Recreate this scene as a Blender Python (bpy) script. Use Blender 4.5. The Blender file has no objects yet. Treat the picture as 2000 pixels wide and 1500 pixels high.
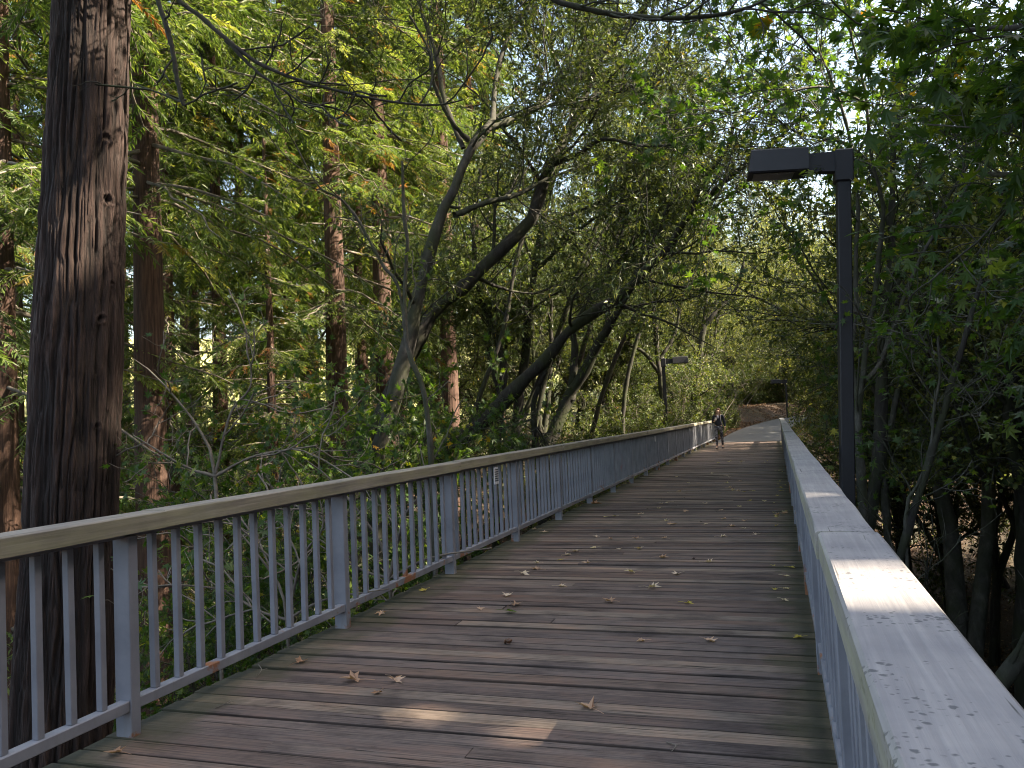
import bpy, math, random
import numpy as np
from mathutils import Vector

# ------------------------------------------------------------------ camera, sky, sun, exposure
SC = bpy.context.scene
F_PX, CAM_H = 1611.0, 1.49
YAW, PITCH, ROLL = math.radians(17.69), math.radians(2.57), math.radians(2.38)
_f = np.array([-math.sin(YAW)*math.cos(PITCH), math.cos(YAW)*math.cos(PITCH), math.sin(PITCH)])
_r0 = np.array([math.cos(YAW), math.sin(YAW), 0.0]); _u0 = np.cross(_r0, _f)
_r = math.cos(ROLL)*_r0 - math.sin(ROLL)*_u0
_u = math.sin(ROLL)*_r0 + math.cos(ROLL)*_u0
cd = bpy.data.cameras.new('camera'); cam = bpy.data.objects.new('camera', cd); SC.collection.objects.link(cam)
cd.sensor_width = 36.0; cd.lens = 36.0*F_PX/2000.0; cd.clip_start = 0.05; cd.clip_end = 3000
from mathutils import Matrix
cam.matrix_world = Matrix(((_r[0], _u[0], -_f[0], 0), (_r[1], _u[1], -_f[1], 0), (_r[2], _u[2], -_f[2], CAM_H), (0, 0, 0, 1)))
SC.camera = cam
SUN_DIR = np.array([0.97, 0.10, 0.0]); SUN_DIR /= np.linalg.norm(SUN_DIR)
SUN_EL = math.radians(42)
world = bpy.data.worlds.new('World'); SC.world = world; world.use_nodes = True
nt = world.node_tree; bg = nt.nodes['Background']
sky = nt.nodes.new('ShaderNodeTexSky'); sky.sky_type = 'NISHITA'; sky.sun_disc = False
sky.sun_elevation = SUN_EL; sky.sun_rotation = math.atan2(SUN_DIR[0], SUN_DIR[1])
sky.air_density = 1.0; sky.dust_density = 3.0; sky.ozone_density = 0.4
wb = nt.nodes.new('ShaderNodeMix'); wb.data_type = 'RGBA'; wb.blend_type = 'MULTIPLY'; wb.inputs[0].default_value = 1.0; wb.inputs[7].default_value = (1.0, 0.93, 0.80, 1)
nt.links.new(sky.outputs[0], wb.inputs[6]); nt.links.new(wb.outputs[2], bg.inputs[0]); bg.inputs[1].default_value = 0.13
sl = bpy.data.lights.new('sun', 'SUN'); so = bpy.data.objects.new('sun', sl); SC.collection.objects.link(so)
sl.energy = 5.0; sl.angle = math.radians(0.5); sl.color = (1.0, 0.87, 0.66)
sd = Vector((SUN_DIR[0]*math.cos(SUN_EL), SUN_DIR[1]*math.cos(SUN_EL), math.sin(SUN_EL)))
so.rotation_euler = sd.to_track_quat('Z', 'Y').to_euler()
so.location = sd*60
SC.view_settings.view_transform = 'Standard'; SC.view_settings.look = 'None'
SC.view_settings.gamma = 1.0; SC.view_settings.exposure = 2.4
SC.render.engine = 'CYCLES'
SC.cycles.max_bounces = 6; SC.cycles.diffuse_bounces = 3; SC.cycles.glossy_bounces = 2
SC.cycles.transmission_bounces = 3; SC.cycles.transparent_max_bounces = 4
SC.cycles.caustics_reflective = False; SC.cycles.caustics_refractive = False
SC.cycles.use_denoising = True; SC.cycles.filter_width = 1.05

rng = np.random.default_rng(11)
random.seed(11)
C = SC.collection

def W(px, py, D):
    """a world point that lies D metres in front of the lens plane"""
    return np.array([0, 0, CAM_H]) + D*(_f + _r*(px-1000)/F_PX + _u*(750-py)/F_PX)

# ------------------------------------------------------------------ numpy helpers
def smooth(t):
    t = np.clip(t, 0, 1); return t*t*(3-2*t)
def _hash(i, j, k):
    n = (i*374761393 + j*668265263 + k*2147483647 + 1013904223) & 0xffffffff
    n = ((n ^ (n >> 13))*1274126177) & 0xffffffff
    return ((n ^ (n >> 16)) & 0xffff)/65535.0
def vnoise(p):
    p = np.asarray(p, float); i = np.floor(p).astype(np.int64); f = p-i; f = f*f*(3-2*f)
    out = 0
    for a in (0, 1):
        for b in (0, 1):
            for c in (0, 1):
                w = (f[..., 0] if a else 1-f[..., 0])*(f[..., 1] if b else 1-f[..., 1])*(f[..., 2] if c else 1-f[..., 2])
                out = out + w*_hash(i[..., 0]+a, i[..., 1]+b, i[..., 2]+c)
    return out
def norm(v):
    return v/np.maximum(np.linalg.norm(v, axis=-1, keepdims=True), 1e-9)

def make_mesh(name, verts, faces, mats, attr=None, smooth_shade=False, mat_idx=None):
    me = bpy.data.meshes.new(name)
    verts = np.asarray(verts, np.float32).reshape(-1, 3)
    fl = [np.asarray(f, np.int32) for f in (faces if isinstance(faces, list) else [faces])]
    fl = [f for f in fl if len(f)]
    loops = np.concatenate([f.ravel() for f in fl]); tot = np.concatenate([np.full(len(f), f.shape[1], np.int32) for f in fl])
    start = np.concatenate([[0], np.cumsum(tot)[:-1]]).astype(np.int32)
    me.vertices.add(len(verts)); me.vertices.foreach_set('co', verts.ravel())
    me.loops.add(len(loops)); me.loops.foreach_set('vertex_index', loops)
    me.polygons.add(len(tot)); me.polygons.foreach_set('loop_start', start); me.polygons.foreach_set('loop_total', tot)
    if mat_idx is not None: me.polygons.foreach_set('material_index', np.asarray(mat_idx, np.int32))
    me.update(calc_edges=True)
    if attr is not None:
        a = me.attributes.new('v', 'FLOAT', 'POINT'); a.data.foreach_set('value', np.asarray(attr, np.float32))
    me.polygons.foreach_set('use_smooth', np.full(len(tot), smooth_shade, bool))
    for m in (mats if isinstance(mats, (list, tuple)) else [mats]): me.materials.append(m)
    return me
def link(name, data, parent=None):
    o = bpy.data.objects.new(name, data); C.objects.link(o)
    if parent is not None: o.parent = parent
    return o
def tag(o, label=None, cat=None, group=None, kind=None):
    if label: o['label'] = label
    if cat: o['category'] = cat
    if group: o['group'] = group
    if kind: o['kind'] = kind
    return o
def thing(name, label, cat, loc=(0, 0, 0), rz=0.0, group=None, scale=1.0):
    o = bpy.data.objects.new(name, None); C.objects.link(o); o.empty_display_size = 0.2
    o.location = [float(v) for v in loc]; o.rotation_euler = (0, 0, rz); o.scale = (scale,)*3
    return tag(o, label, cat, group)

class MB:
    """collects boxes, prisms and tubes into one mesh"""
    def __init__(s): s.v = []; s.f4 = []; s.f3 = []; s.n = 0; s.att = []; s.has = False
    def add(s, v, f4=None, f3=None, att=0.0):
        v = np.asarray(v, float).reshape(-1, 3)
        if f4 is not None and len(f4): s.f4.append(np.asarray(f4)+s.n)
        if f3 is not None and len(f3): s.f3.append(np.asarray(f3)+s.n)
        s.v.append(v); s.att.append(np.full(len(v), att)); s.n += len(v)
    def box(s, x0, x1, y0, y1, z0, z1, att=0.0, bev=0.0, M=None):
        if bev <= 0:
            v = np.array([[x, y, z] for x in (x0, x1) for y in (y0, y1) for z in (z0, z1)], float)
            f = [[0, 1, 3, 2], [4, 6, 7, 5], [0, 4, 5, 1], [2, 3, 7, 6], [0, 2, 6, 4], [1, 5, 7, 3]]
            if M is not None: v = v@M[:3, :3].T + M[:3, 3]
            s.add(v, f, att=att); return
        b = bev; vs = []; key = {}
        cx = (x0, x1); cy = (y0, y1); cz = (z0, z1); sg = (1, -1)
        for i in (0, 1):
            for j in (0, 1):
                for k in (0, 1):
                    p = np.array([cx[i], cy[j], cz[k]], float); d = np.array([sg[i], sg[j], sg[k]])*b
                    for a in range(3):
                        q = p + d; q[a] = p[a]; key[(i, j, k, a)] = len(vs); vs.append(q)
        f4 = []; f3 = []
        for a in range(3):
            o = [x for x in range(3) if x != a]
            for e in (0, 1):
                idx = []
                for (u, w) in ((0, 0), (1, 0), (1, 1), (0, 1)):
                    c = [0, 0, 0]; c[a] = e; c[o[0]] = u; c[o[1]] = w; idx.append(key[(*c, a)])
                f4.append(idx)
        for a in range(3):   # edges along axis a
            o = [x for x in range(3) if x != a]
            for u in (0, 1):
                for w in (0, 1):
                    c0 = [0, 0, 0]; c0[o[0]] = u; c0[o[1]] = w; c1 = list(c0); c1[a] = 1
                    f4.append([key[(*c0, o[0])], key[(*c1, o[0])], key[(*c1, o[1])], key[(*c0, o[1])]])
        for i in (0, 1):
            for j in (0, 1):
                for k in (0, 1): f3.append([key[(i, j, k, 0)], key[(i, j, k, 1)], key[(i, j, k, 2)]])
        v = np.array(vs)
        if M is not None: v = v@M[:3, :3].T + M[:3, 3]
        s.add(v, f4, f3, att=att)
    def tube(s, pts, rad, sides=8, cap=True, att=0.0):
        P = np.asarray(pts, float)[None]; R = np.broadcast_to(np.asarray(rad, float), (P.shape[1],))[None]
        v, f = tubes(P, R, sides); s.add(v, f, att=att)
        if cap:
            m = P.shape[1]
            for ring, c in ((0, P[0, 0]), (m-1, P[0, -1])):
                b = s.n; s.v.append(c[None]); s.att.append(np.array([att])); s.n += 1
                off = b-len(v)+ring*sides
                s.f3.append(np.array([[off+i, off+(i+1) % sides, b] for i in range(sides)]))
    def mesh(s, name, mat, smooth_shade=False):
        fl = []
        if s.f4: fl.append(np.concatenate(s.f4))
        if s.f3: fl.append(np.concatenate(s.f3))
        me = make_mesh(name, np.concatenate(s.v), fl, mat, np.concatenate(s.att), smooth_shade)
        import bmesh
        b = bmesh.new(); b.from_mesh(me); bmesh.ops.recalc_face_normals(b, faces=b.faces); b.to_mesh(me); b.free()
        return me
    def build(s, name, mat, parent=None, smooth_shade=False):
        return link(name, s.mesh(name, mat, smooth_shade), parent)

def tubes(P, R, sides):
    n, m, _ = P.shape
    T = np.gradient(P, axis=1); T = norm(T)
    ov = norm(P[:, -1]-P[:, 0]); ax = np.argmin(np.abs(ov), axis=1); ref = np.eye(3)[ax][:, None, :]
    U = norm(np.cross(T, ref)); V = np.cross(T, U)
    a = np.arange(sides)/sides*2*np.pi
    ring = P[:, :, None]+R[:, :, None, None]*(np.cos(a)[None, None, :, None]*U[:, :, None]+np.sin(a)[None, None, :, None]*V[:, :, None])
    v = ring.reshape(-1, 3)
    i, j, k = np.meshgrid(np.arange(n), np.arange(m-1), np.arange(sides), indexing='ij')
    b = (i*m+j)*sides; k2 = (k+1) % sides
    f = np.stack([b+k, b+k2, b+sides+k2, b+sides+k], -1).reshape(-1, 4)
    return v, f

# ------------------------------------------------------------------ materials
def new_mat(name):
    m = bpy.data.materials.new(name); m.use_nodes = True; t = m.node_tree
    return m, t, t.nodes['Principled BSDF']
def N(t, typ, **kw):
    n = t.nodes.new(typ)
    for k, v in kw.items():
        if k.startswith('i_'): n.inputs[k[2:].replace('_', ' ')].default_value = v
        else: setattr(n, k, v)
    return n
def ramp(t, stops, interp='LINEAR'):
    n = t.nodes.new('ShaderNodeValToRGB'); r = n.color_ramp; r.interpolation = interp
    while len(r.elements) < len(stops): r.elements.new(0.5)
    for e, (p, c) in zip(r.elements, stops): e.position = p; e.color = (*c, 1)
    return n
def noise_col(t, scale, stops, vec='Object', sc=(1, 1, 1), detail=6, rough=0.6, dist=0.0):
    tc = N(t, 'ShaderNodeTexCoord'); mp = N(t, 'ShaderNodeMapping'); mp.inputs['Scale'].default_value = sc
    ns = N(t, 'ShaderNodeTexNoise'); ns.inputs['Scale'].default_value = scale; ns.inputs['Detail'].default_value = detail
    ns.inputs['Roughness'].default_value = rough; ns.inputs['Distortion'].default_value = dist
    t.links.new(tc.outputs[vec], mp.inputs[0]); t.links.new(mp.outputs[0], ns.inputs['Vector'])
    r = ramp(t, stops); t.links.new(ns.outputs['Fac'], r.inputs[0]); return ns, r
def mix(t, fac, a, b, typ='MIX'):
    n = t.nodes.new('ShaderNodeMix'); n.data_type = 'RGBA'; n.blend_type = typ; n.clamp_factor = True
    for s, x in ((n.inputs[0], fac), (n.inputs[6], a), (n.inputs[7], b)):
        if isinstance(x, bpy.types.NodeSocket): t.links.new(x, s)
        elif isinstance(x, tuple): s.default_value = (*x, 1)
        else: s.default_value = x
    return n.outputs[2]
def bump(t, bsdf, h, strength=0.5, dist=0.02):
    b = N(t, 'ShaderNodeBump'); b.inputs['Strength'].default_value = strength; b.inputs['Distance'].default_value = dist
    t.links.new(h, b.inputs['Height']); t.links.new(b.outputs[0], bsdf.inputs['Normal']); return b
def mathn(t, op, a, b=None, clamp=False):
    n = t.nodes.new('ShaderNodeMath'); n.operation = op; n.use_clamp = clamp
    for s, x in zip(n.inputs, (a, b)):
        if x is None: continue
        if isinstance(x, bpy.types.NodeSocket): t.links.new(x, s)
        else: s.default_value = x
    return n.outputs[0]

def leaf_mat(name, stops, trans=0.4, rough=0.45, tint=(1.5, 1.5, 0.45)):
    m, t, b = new_mat(name); at = N(t, 'ShaderNodeAttribute', attribute_name='v')
    oi = N(t, 'ShaderNodeObjectInfo')
    r = ramp(t, stops)
    f = mathn(t, 'ADD', at.outputs['Fac'], mathn(t, 'MULTIPLY', mathn(t, 'SUBTRACT', oi.outputs['Random'], 0.5), 0.10), True)
    t.links.new(f, r.inputs[0])
    t.links.new(r.outputs[0], b.inputs['Base Color']); b.inputs['Roughness'].default_value = rough
    b.inputs['Specular IOR Level'].default_value = 0.35
    tr = N(t, 'ShaderNodeBsdfTranslucent'); tc = mix(t, 1.0, r.outputs[0], tint, 'MULTIPLY'); t.links.new(tc, tr.inputs[0])
    ms = N(t, 'ShaderNodeMixShader'); ms.inputs[0].default_value = trans
    t.links.new(b.outputs[0], ms.inputs[1]); t.links.new(tr.outputs[0], ms.inputs[2])
    t.links.new(ms.outputs[0], t.nodes['Material Output'].inputs[0]); return m
def bark_mat(name, stops, scale=3.0, stretch=(6, 6, 1), bstr=0.8, bdist=0.03, moss=0.0):
    m, t, b = new_mat(name); ns, r = noise_col(t, scale, stops, sc=stretch, detail=8, rough=0.65, dist=0.3)
    col = r.outputs[0]
    if moss > 0:
        n2, r2 = noise_col(t, 2.0, [(0.5-moss*0.2, (0, 0, 0)), (0.75, (1, 1, 1))], detail=5)
        col = mix(t, r2.outputs[0], col, (0.035, 0.045, 0.012))
    t.links.new(col, b.inputs['Base Color']); b.inputs['Roughness'].default_value = 0.9
    bump(t, b, ns.outputs['Fac'], bstr, bdist); return m

M = {}
M['redwood_bark'] = bark_mat('redwood_bark', [(0.25, (0.016, 0.009, 0.007)), (0.45, (0.06, 0.032, 0.023)), (0.62, (0.115, 0.064, 0.046)), (0.8, (0.2, 0.13, 0.10))], 2.2, (9, 9, 0.7), 1.0, 0.04)
M['dark_bark'] = bark_mat('dark_bark', [(0.3, (0.014, 0.011, 0.010)), (0.55, (0.034, 0.029, 0.026)), (0.8, (0.085, 0.078, 0.07))], 5, (3, 3, 1), 0.7, 0.02, 0.5)
M['grey_bark'] = bark_mat('grey_bark', [(0.3, (0.035, 0.031, 0.027)), (0.55, (0.085, 0.078, 0.068)), (0.8, (0.19, 0.178, 0.15))], 5, (2, 2, 1), 0.5, 0.015, 0.5)
M['mid_bark'] = bark_mat('mid_bark', [(0.3, (0.03, 0.027, 0.024)), (0.55, (0.062, 0.056, 0.05)), (0.8, (0.125, 0.115, 0.10))], 5, (2, 2, 1), 0.5, 0.015, 0.6)
M['twig'] = bark_mat('twig', [(0.3, (0.075, 0.062, 0.05)), (0.7, (0.22, 0.19, 0.155))], 6, (1, 1, 1), 0.3, 0.005)
G1 = [(0.0, (0.03, 0.05, 0.018)), (0.35, (0.06, 0.088, 0.028)), (0.7, (0.12, 0.145, 0.04)), (0.9, (0.21, 0.22, 0.065)), (0.965, (0.17, 0.15, 0.04)), (1.0, (0.22, 0.09, 0.03))]
M['redwood_leaf'] = leaf_mat('redwood_leaf', [(0.0, (0.026, 0.046, 0.018)), (0.4, (0.055, 0.088, 0.026)), (0.65, (0.14, 0.185, 0.05)), (0.92, (0.29, 0.30, 0.08)), (0.95, (0.17, 0.09, 0.035)), (1.0, (0.20, 0.085, 0.03))], 0.42, 0.45, (1.9, 1.95, 0.75))
M['bay_leaf'] = leaf_mat('bay_leaf', [(0.0, (0.030, 0.048, 0.022)), (0.5, (0.066, 0.092, 0.036)), (0.85, (0.15, 0.17, 0.06)), (0.97, (0.15, 0.16, 0.04)), (1.0, (0.28, 0.20, 0.04))], 0.35, 0.32, (1.8, 1.8, 0.6))
M['oak_leaf'] = leaf_mat('oak_leaf', [(0.0, (0.03, 0.052, 0.018)), (0.5, (0.11, 0.135, 0.045)), (0.85, (0.24, 0.24, 0.09)), (1.0, (0.34, 0.32, 0.13))], 0.42, 0.45, (2.0, 1.9, 0.8))
M['maple_leaf'] = leaf_mat('maple_leaf', [(0.0, (0.035, 0.070, 0.026)), (0.5, (0.062, 0.112, 0.032)), (0.85, (0.15, 0.195, 0.042)), (0.93, (0.3, 0.27, 0.03)), (0.96, (0.42, 0.17, 0.03)), (1.0, (0.14, 0.06, 0.03))], 0.5, 0.4, (1.6, 1.7, 0.4))
M['shrub_leaf'] = leaf_mat('shrub_leaf', G1, 0.35)
M['litter'] = leaf_mat('litter', [(0.0, (0.04, 0.02, 0.012)), (0.5, (0.10, 0.052, 0.03)), (0.85, (0.2, 0.115, 0.07)), (1.0, (0.36, 0.26, 0.16))], 0.12, 0.7)
M['deck_leaf'] = leaf_mat('deck_leaf', [(0.0, (0.30, 0.17, 0.10)), (0.5, (0.48, 0.31, 0.21)), (0.8, (0.64, 0.50, 0.38)), (0.93, (0.62, 0.5, 0.36)), (1.0, (0.5, 0.4, 0.08))], 0.15, 0.7)

def ground_mat():
    m, t, b = new_mat('forest_floor')
    ns, r = noise_col(t, 1.2, [(0.3, (0.014, 0.009, 0.006)), (0.5, (0.034, 0.02, 0.013)), (0.68, (0.07, 0.042, 0.028)), (0.85, (0.13, 0.082, 0.055))], detail=12, rough=0.72)
    n2, r2 = noise_col(t, 0.16, [(0.48, (0, 0, 0)), (0.62, (1, 1, 1))], detail=4)
    ge = N(t, 'ShaderNodeNewGeometry'); sp = N(t, 'ShaderNodeSeparateXYZ'); t.links.new(ge.outputs['Position'], sp.inputs[0])
    # a grassy clearing lies on the far left slope
    a = mathn(t, 'MULTIPLY', mathn(t, 'SUBTRACT', -16.0, sp.outputs[0]), 0.1, True)
    c = mathn(t, 'MULTIPLY', mathn(t, 'SUBTRACT', sp.outputs[1], 44.0), 0.1, True)
    g = mathn(t, 'MULTIPLY', a, c)
    col = mix(t, mathn(t, 'MULTIPLY', r2.outputs[0], 0.3), r.outputs[0], (0.04, 0.055, 0.02))
    col = mix(t, g, col, (0.34, 0.34, 0.13))
    t.links.new(col, b.inputs['Base Color']); b.inputs['Roughness'].default_value = 0.95
    bump(t, b, ns.outputs['Fac'], 1.0, 0.12); return m
M['ground'] = ground_mat()

def asphalt_mat():
    m, t, b = new_mat('asphalt')
    ns, r = noise_col(t, 90, [(0.3, (0.06, 0.06, 0.063)), (0.7, (0.12, 0.12, 0.126))], detail=4)
    n2, r2 = noise_col(t, 1.3, [(0.4, (1, 1, 1)), (0.8, (0.6, 0.58, 0.55))], detail=5)
    t.links.new(mix(t, 1.0, r.outputs[0], r2.outputs[0], 'MULTIPLY'), b.inputs['Base Color']); b.inputs['Roughness'].default_value = 0.85
    bump(t, b, ns.outputs['Fac'], 0.3, 0.004); return m
M['asphalt'] = asphalt_mat()

def plank_mat():
    m, t, b = new_mat('weathered_planks')
    at = N(t, 'ShaderNodeAttribute', attribute_name='v')
    tc = N(t, 'ShaderNodeTexCoord'); sp = N(t, 'ShaderNodeSeparateXYZ'); t.links.new(tc.outputs['Object'], sp.inputs[0])
    cx = N(t, 'ShaderNodeCombineXYZ')
    t.links.new(mathn(t, 'ADD', mathn(t, 'MULTIPLY', sp.outputs[0], 1.0), mathn(t, 'MULTIPLY', at.outputs['Fac'], 61.0)), cx.inputs[0])
    t.links.new(sp.outputs[1], cx.inputs[1]); t.links.new(sp.outputs[2], cx.inputs[2])
    def nz(scale, sc, detail, rough=0.6, dist=0.0):
        mp = N(t, 'ShaderNodeMapping'); mp.inputs['Scale'].default_value = sc; t.links.new(cx.outputs[0], mp.inputs[0])
        n = N(t, 'ShaderNodeTexNoise'); n.inputs['Scale'].default_value = scale; n.inputs['Detail'].default_value = detail
        n.inputs['Roughness'].default_value = rough; n.inputs['Distortion'].default_value = dist
        t.links.new(mp.outputs[0], n.inputs['Vector']); return n.outputs['Fac']
    g1 = nz(1.0, (2.2, 120, 60), 6, 0.65, 0.6)      # long grain
    g2 = nz(1.0, (0.9, 34, 20), 5, 0.6, 1.2)         # wide grain, cracks
    bl = nz(1.0, (1.5, 2.5, 1), 6, 0.65)             # stains
    pr = ramp(t, [(0.0, (0.098, 0.070, 0.060)), (0.3, (0.136, 0.106, 0.096)), (0.5, (0.158, 0.122, 0.106)), (0.7, (0.122, 0.084, 0.070)), (0.85, (0.178, 0.140, 0.116)), (1.0, (0.228, 0.176, 0.138))])
    t.links.new(at.outputs['Fac'], pr.inputs[0])
    r1 = ramp(t, [(0.33, (0.36, 0.34, 0.33)), (0.48, (0.95, 0.95, 0.95)), (0.68, (1.45, 1.4, 1.35))]); t.links.new(g1, r1.inputs[0])
    col = mix(t, 1.0, pr.outputs[0], r1.outputs[0], 'MULTIPLY')
    r2 = ramp(t, [(0.34, (0.45, 0.43, 0.45)), (0.5, (1, 1, 1)), (0.66, (1.25, 1.08, 0.98))]); t.links.new(bl, r2.inputs[0])
    col = mix(t, 1.0, col, r2.outputs[0], 'MULTIPLY')
    cr = ramp(t, [(0.33, (1, 1, 1)), (0.37, (0, 0, 0))]); t.links.new(g2, cr.inputs[0])
    col = mix(t, cr.outputs[0], col, (0.022, 0.017, 0.015))
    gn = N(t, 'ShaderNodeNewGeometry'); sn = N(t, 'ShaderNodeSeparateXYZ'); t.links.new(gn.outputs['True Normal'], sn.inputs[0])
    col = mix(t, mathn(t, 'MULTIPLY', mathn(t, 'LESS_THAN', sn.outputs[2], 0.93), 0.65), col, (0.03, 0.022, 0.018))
    # moss along both edges of the deck
    ex = mathn(t, 'ABSOLUTE', mathn(t, 'ADD', sp.outputs[0], 1.49))
    mn = N(t, 'ShaderNodeTexNoise'); mn.inputs['Scale'].default_value = 3.0; mn.inputs['Detail'].default_value = 8; t.links.new(tc.outputs['Object'], mn.inputs['Vector'])
    e = mathn(t, 'ADD', ex, mathn(t, 'MULTIPLY', mathn(t, 'SUBTRACT', mn.outputs['Fac'], 0.5), 0.75))
    mr = ramp(t, [(0.0, (0, 0, 0)), (1.0, (1, 1, 1))]); t.links.new(mathn(t, 'MULTIPLY', mathn(t, 'SUBTRACT', e, 1.36), 5.0, True), mr.inputs[0])
    mo = mix(t, mn.outputs['Fac'], (0.03, 0.03, 0.018), (0.06, 0.066, 0.028))
    col = mix(t, mathn(t, 'MULTIPLY', mr.outputs[0], 0.65), col, mo)
    t.links.new(col, b.inputs['Base Color']); b.inputs['Roughness'].default_value = 0.78
    b.inputs['Specular IOR Level'].default_value = 0.3
    h = mathn(t, 'ADD', mathn(t, 'MULTIPLY', g1, 0.5), mathn(t, 'MULTIPLY', cr.outputs[0], -0.8))
    bump(t, b, h, 0.9, 0.008); return m
M['planks'] = plank_mat()

def cap_mat(name, base, light, spots, lichen):
    m, t, b = new_mat(name)
    ns, r = noise_col(t, 1.0, [(0.3, tuple(x*(0.88 if spots else 0.72) for x in base)), (0.5, base), (0.72, light)], sc=(60, 1.6, 60), detail=7, rough=0.62, dist=0.5)
    col = r.outputs[0]
    n2, r2 = noise_col(t, 2.3, [(0.35, (0.72, 0.72, 0.74)), (0.6, (1.05, 1.03, 1.0))], detail=6)
    col = mix(t, 1.0, col, r2.outputs[0], 'MULTIPLY')
    # thin splits along the grain
    n3, r3 = noise_col(t, 1.0, [(0.27, (1, 1, 1)), (0.30, (0, 0, 0))], sc=(34, 1.1, 34), detail=3, dist=0.2)
    col = mix(t, r3.outputs[0], col, (0.05, 0.045, 0.04))
    if spots:
        tc = N(t, 'ShaderNodeTexCoord')
        w = N(t, 'ShaderNodeTexNoise'); w.inputs['Scale'].default_value = 70; t.links.new(tc.outputs['Object'], w.inputs['Vector'])
        mx = N(t, 'ShaderNodeVectorMath', operation='MULTIPLY_ADD'); t.links.new(w.outputs['Color'], mx.inputs[0]); mx.inputs[1].default_value = (0.012,)*3
        t.links.new(tc.outputs['Object'], mx.inputs[2])
        vo = N(t, 'ShaderNodeTexVoronoi'); vo.inputs['Scale'].default_value = 75; t.links.new(mx.outputs[0], vo.inputs['Vector'])
        sz = N(t, 'ShaderNodeTexNoise'); sz.inputs['Scale'].default_value = 6.5; sz.inputs['Detail'].default_value = 3; t.links.new(tc.outputs['Object'], sz.inputs['Vector'])
        sp2 = N(t, 'ShaderNodeSeparateColor'); t.links.new(vo.outputs['Color'], sp2.inputs[0])
        thr = mathn(t, 'MULTIPLY', mathn(t, 'SUBTRACT', sz.outputs['Fac'], 0.42), 2.6, True)
        thr = mathn(t, 'MULTIPLY', thr, sp2.outputs[0])
        s = mathn(t, 'MULTIPLY', mathn(t, 'SUBTRACT', thr, mathn(t, 'MULTIPLY', vo.outputs['Distance'], 0.75)), 6.0, True)
        col = mix(t, mathn(t, 'MULTIPLY', s, 0.75), col, (0.06, 0.06, 0.07))
    if lichen > 0:
        ge = N(t, 'ShaderNodeNewGeometry'); sx = N(t, 'ShaderNodeSeparateXYZ'); t.links.new(ge.outputs['Normal'], sx.inputs[0])
        side = mathn(t, 'SUBTRACT', 1.0, mathn(t, 'ABSOLUTE', sx.outputs[2]), True)
        n4, r4 = noise_col(t, 5.0, [(0.3, (0, 0, 0)), (0.6, (1, 1, 1))], sc=(1, 0.4, 3), detail=6)
        col = mix(t, mathn(t, 'MULTIPLY', mathn(t, 'MULTIPLY', side, r4.outputs[0]), lichen), col, (0.40, 0.40, 0.19))
    t.links.new(col, b.inputs['Base Color']); b.inputs['Roughness'].default_value = 0.6; b.inputs['Specular IOR Level'].default_value = 0.4
    bump(t, b, ns.outputs['Fac'], 0.5, 0.004); return m
M['cap_left'] = cap_mat('weathered_cap_wood', (0.26, 0.235, 0.21), (0.38, 0.35, 0.315), False, 0.35)
M['cap_right'] = cap_mat('painted_cap_wood', (0.30, 0.285, 0.295), (0.385, 0.365, 0.365), True, 0.4)

def paint_mat():
    m, t, b = new_mat('blue_grey_paint')
    ns, r = noise_col(t, 3.0, [(0.3, (0.16, 0.167, 0.20)), (0.6, (0.235, 0.243, 0.28)), (0.85, (0.33, 0.335, 0.36))], detail=6)
    col = r.outputs[0]
    ge = N(t, 'ShaderNodeNewGeometry'); sp = N(t, 'ShaderNodeSeparateXYZ'); t.links.new(ge.outputs['Position'], sp.inputs[0])
    rn = N(t, 'ShaderNodeTexNoise'); rn.inputs['Scale'].default_value = 2.2; rn.inputs['Detail'].default_value = 9; rn.inputs['Roughness'].default_value = 0.65
    t.links.new(ge.outputs['Position'], rn.inputs['Vector'])
    low = mathn(t, 'MULTIPLY', mathn(t, 'SUBTRACT', 0.215, sp.outputs[2]), 3.0, True)
    rust = mathn(t, 'MULTIPLY', mathn(t, 'SUBTRACT', mathn(t, 'ADD', rn.outputs['Fac'], mathn(t, 'MULTIPLY', low, 0.13)), 0.60), 28.0, True)
    rc = mix(t, rn.outputs['Fac'], (0.10, 0.035, 0.02), (0.34, 0.15, 0.07))
    col = mix(t, mathn(t, 'MULTIPLY', rust, mathn(t, 'GREATER_THAN', 0.24, sp.outputs[2])), col, rc)
    # grime: pale dirty streaks
    n5, r5 = noise_col(t, 14.0, [(0.55, (0, 0, 0)), (0.75, (1, 1, 1))], sc=(1, 1, 0.25), detail=5)
    col = mix(t, mathn(t, 'MULTIPLY', r5.outputs[0], 0.35), col, (0.13, 0.135, 0.12))
    # red spray paint on a far bay of the left railing
    dy = mathn(t, 'MULTIPLY', mathn(t, 'ABSOLUTE', mathn(t, 'SUBTRACT', sp.outputs[1], 17.1)), 1.3)
    dz = mathn(t, 'MULTIPLY', mathn(t, 'ABSOLUTE', mathn(t, 'SUBTRACT', sp.outputs[2], 0.62)), 2.1)
    d = mathn(t, 'ADD', mathn(t, 'POWER', dy, 2.0), mathn(t, 'POWER', dz, 2.0))
    red = mathn(t, 'MULTIPLY', mathn(t, 'SUBTRACT', mathn(t, 'SUBTRACT', 0.75, d), mathn(t, 'MULTIPLY', rn.outputs['Fac'], 0.8)), 5.0, True)
    red = mathn(t, 'MULTIPLY', red, mathn(t, 'LESS_THAN', sp.outputs[0], -2.5))
    col = mix(t, mathn(t, 'MULTIPLY', mathn(t, 'MULTIPLY', red, r5.outputs[0]), 0.8), col, (0.34, 0.05, 0.05))
    t.links.new(col, b.inputs['Base Color']); b.inputs['Roughness'].default_value = 0.5
    bump(t, b, rn.outputs['Fac'], 0.15, 0.003); return m
M['paint'] = paint_mat()
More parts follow.
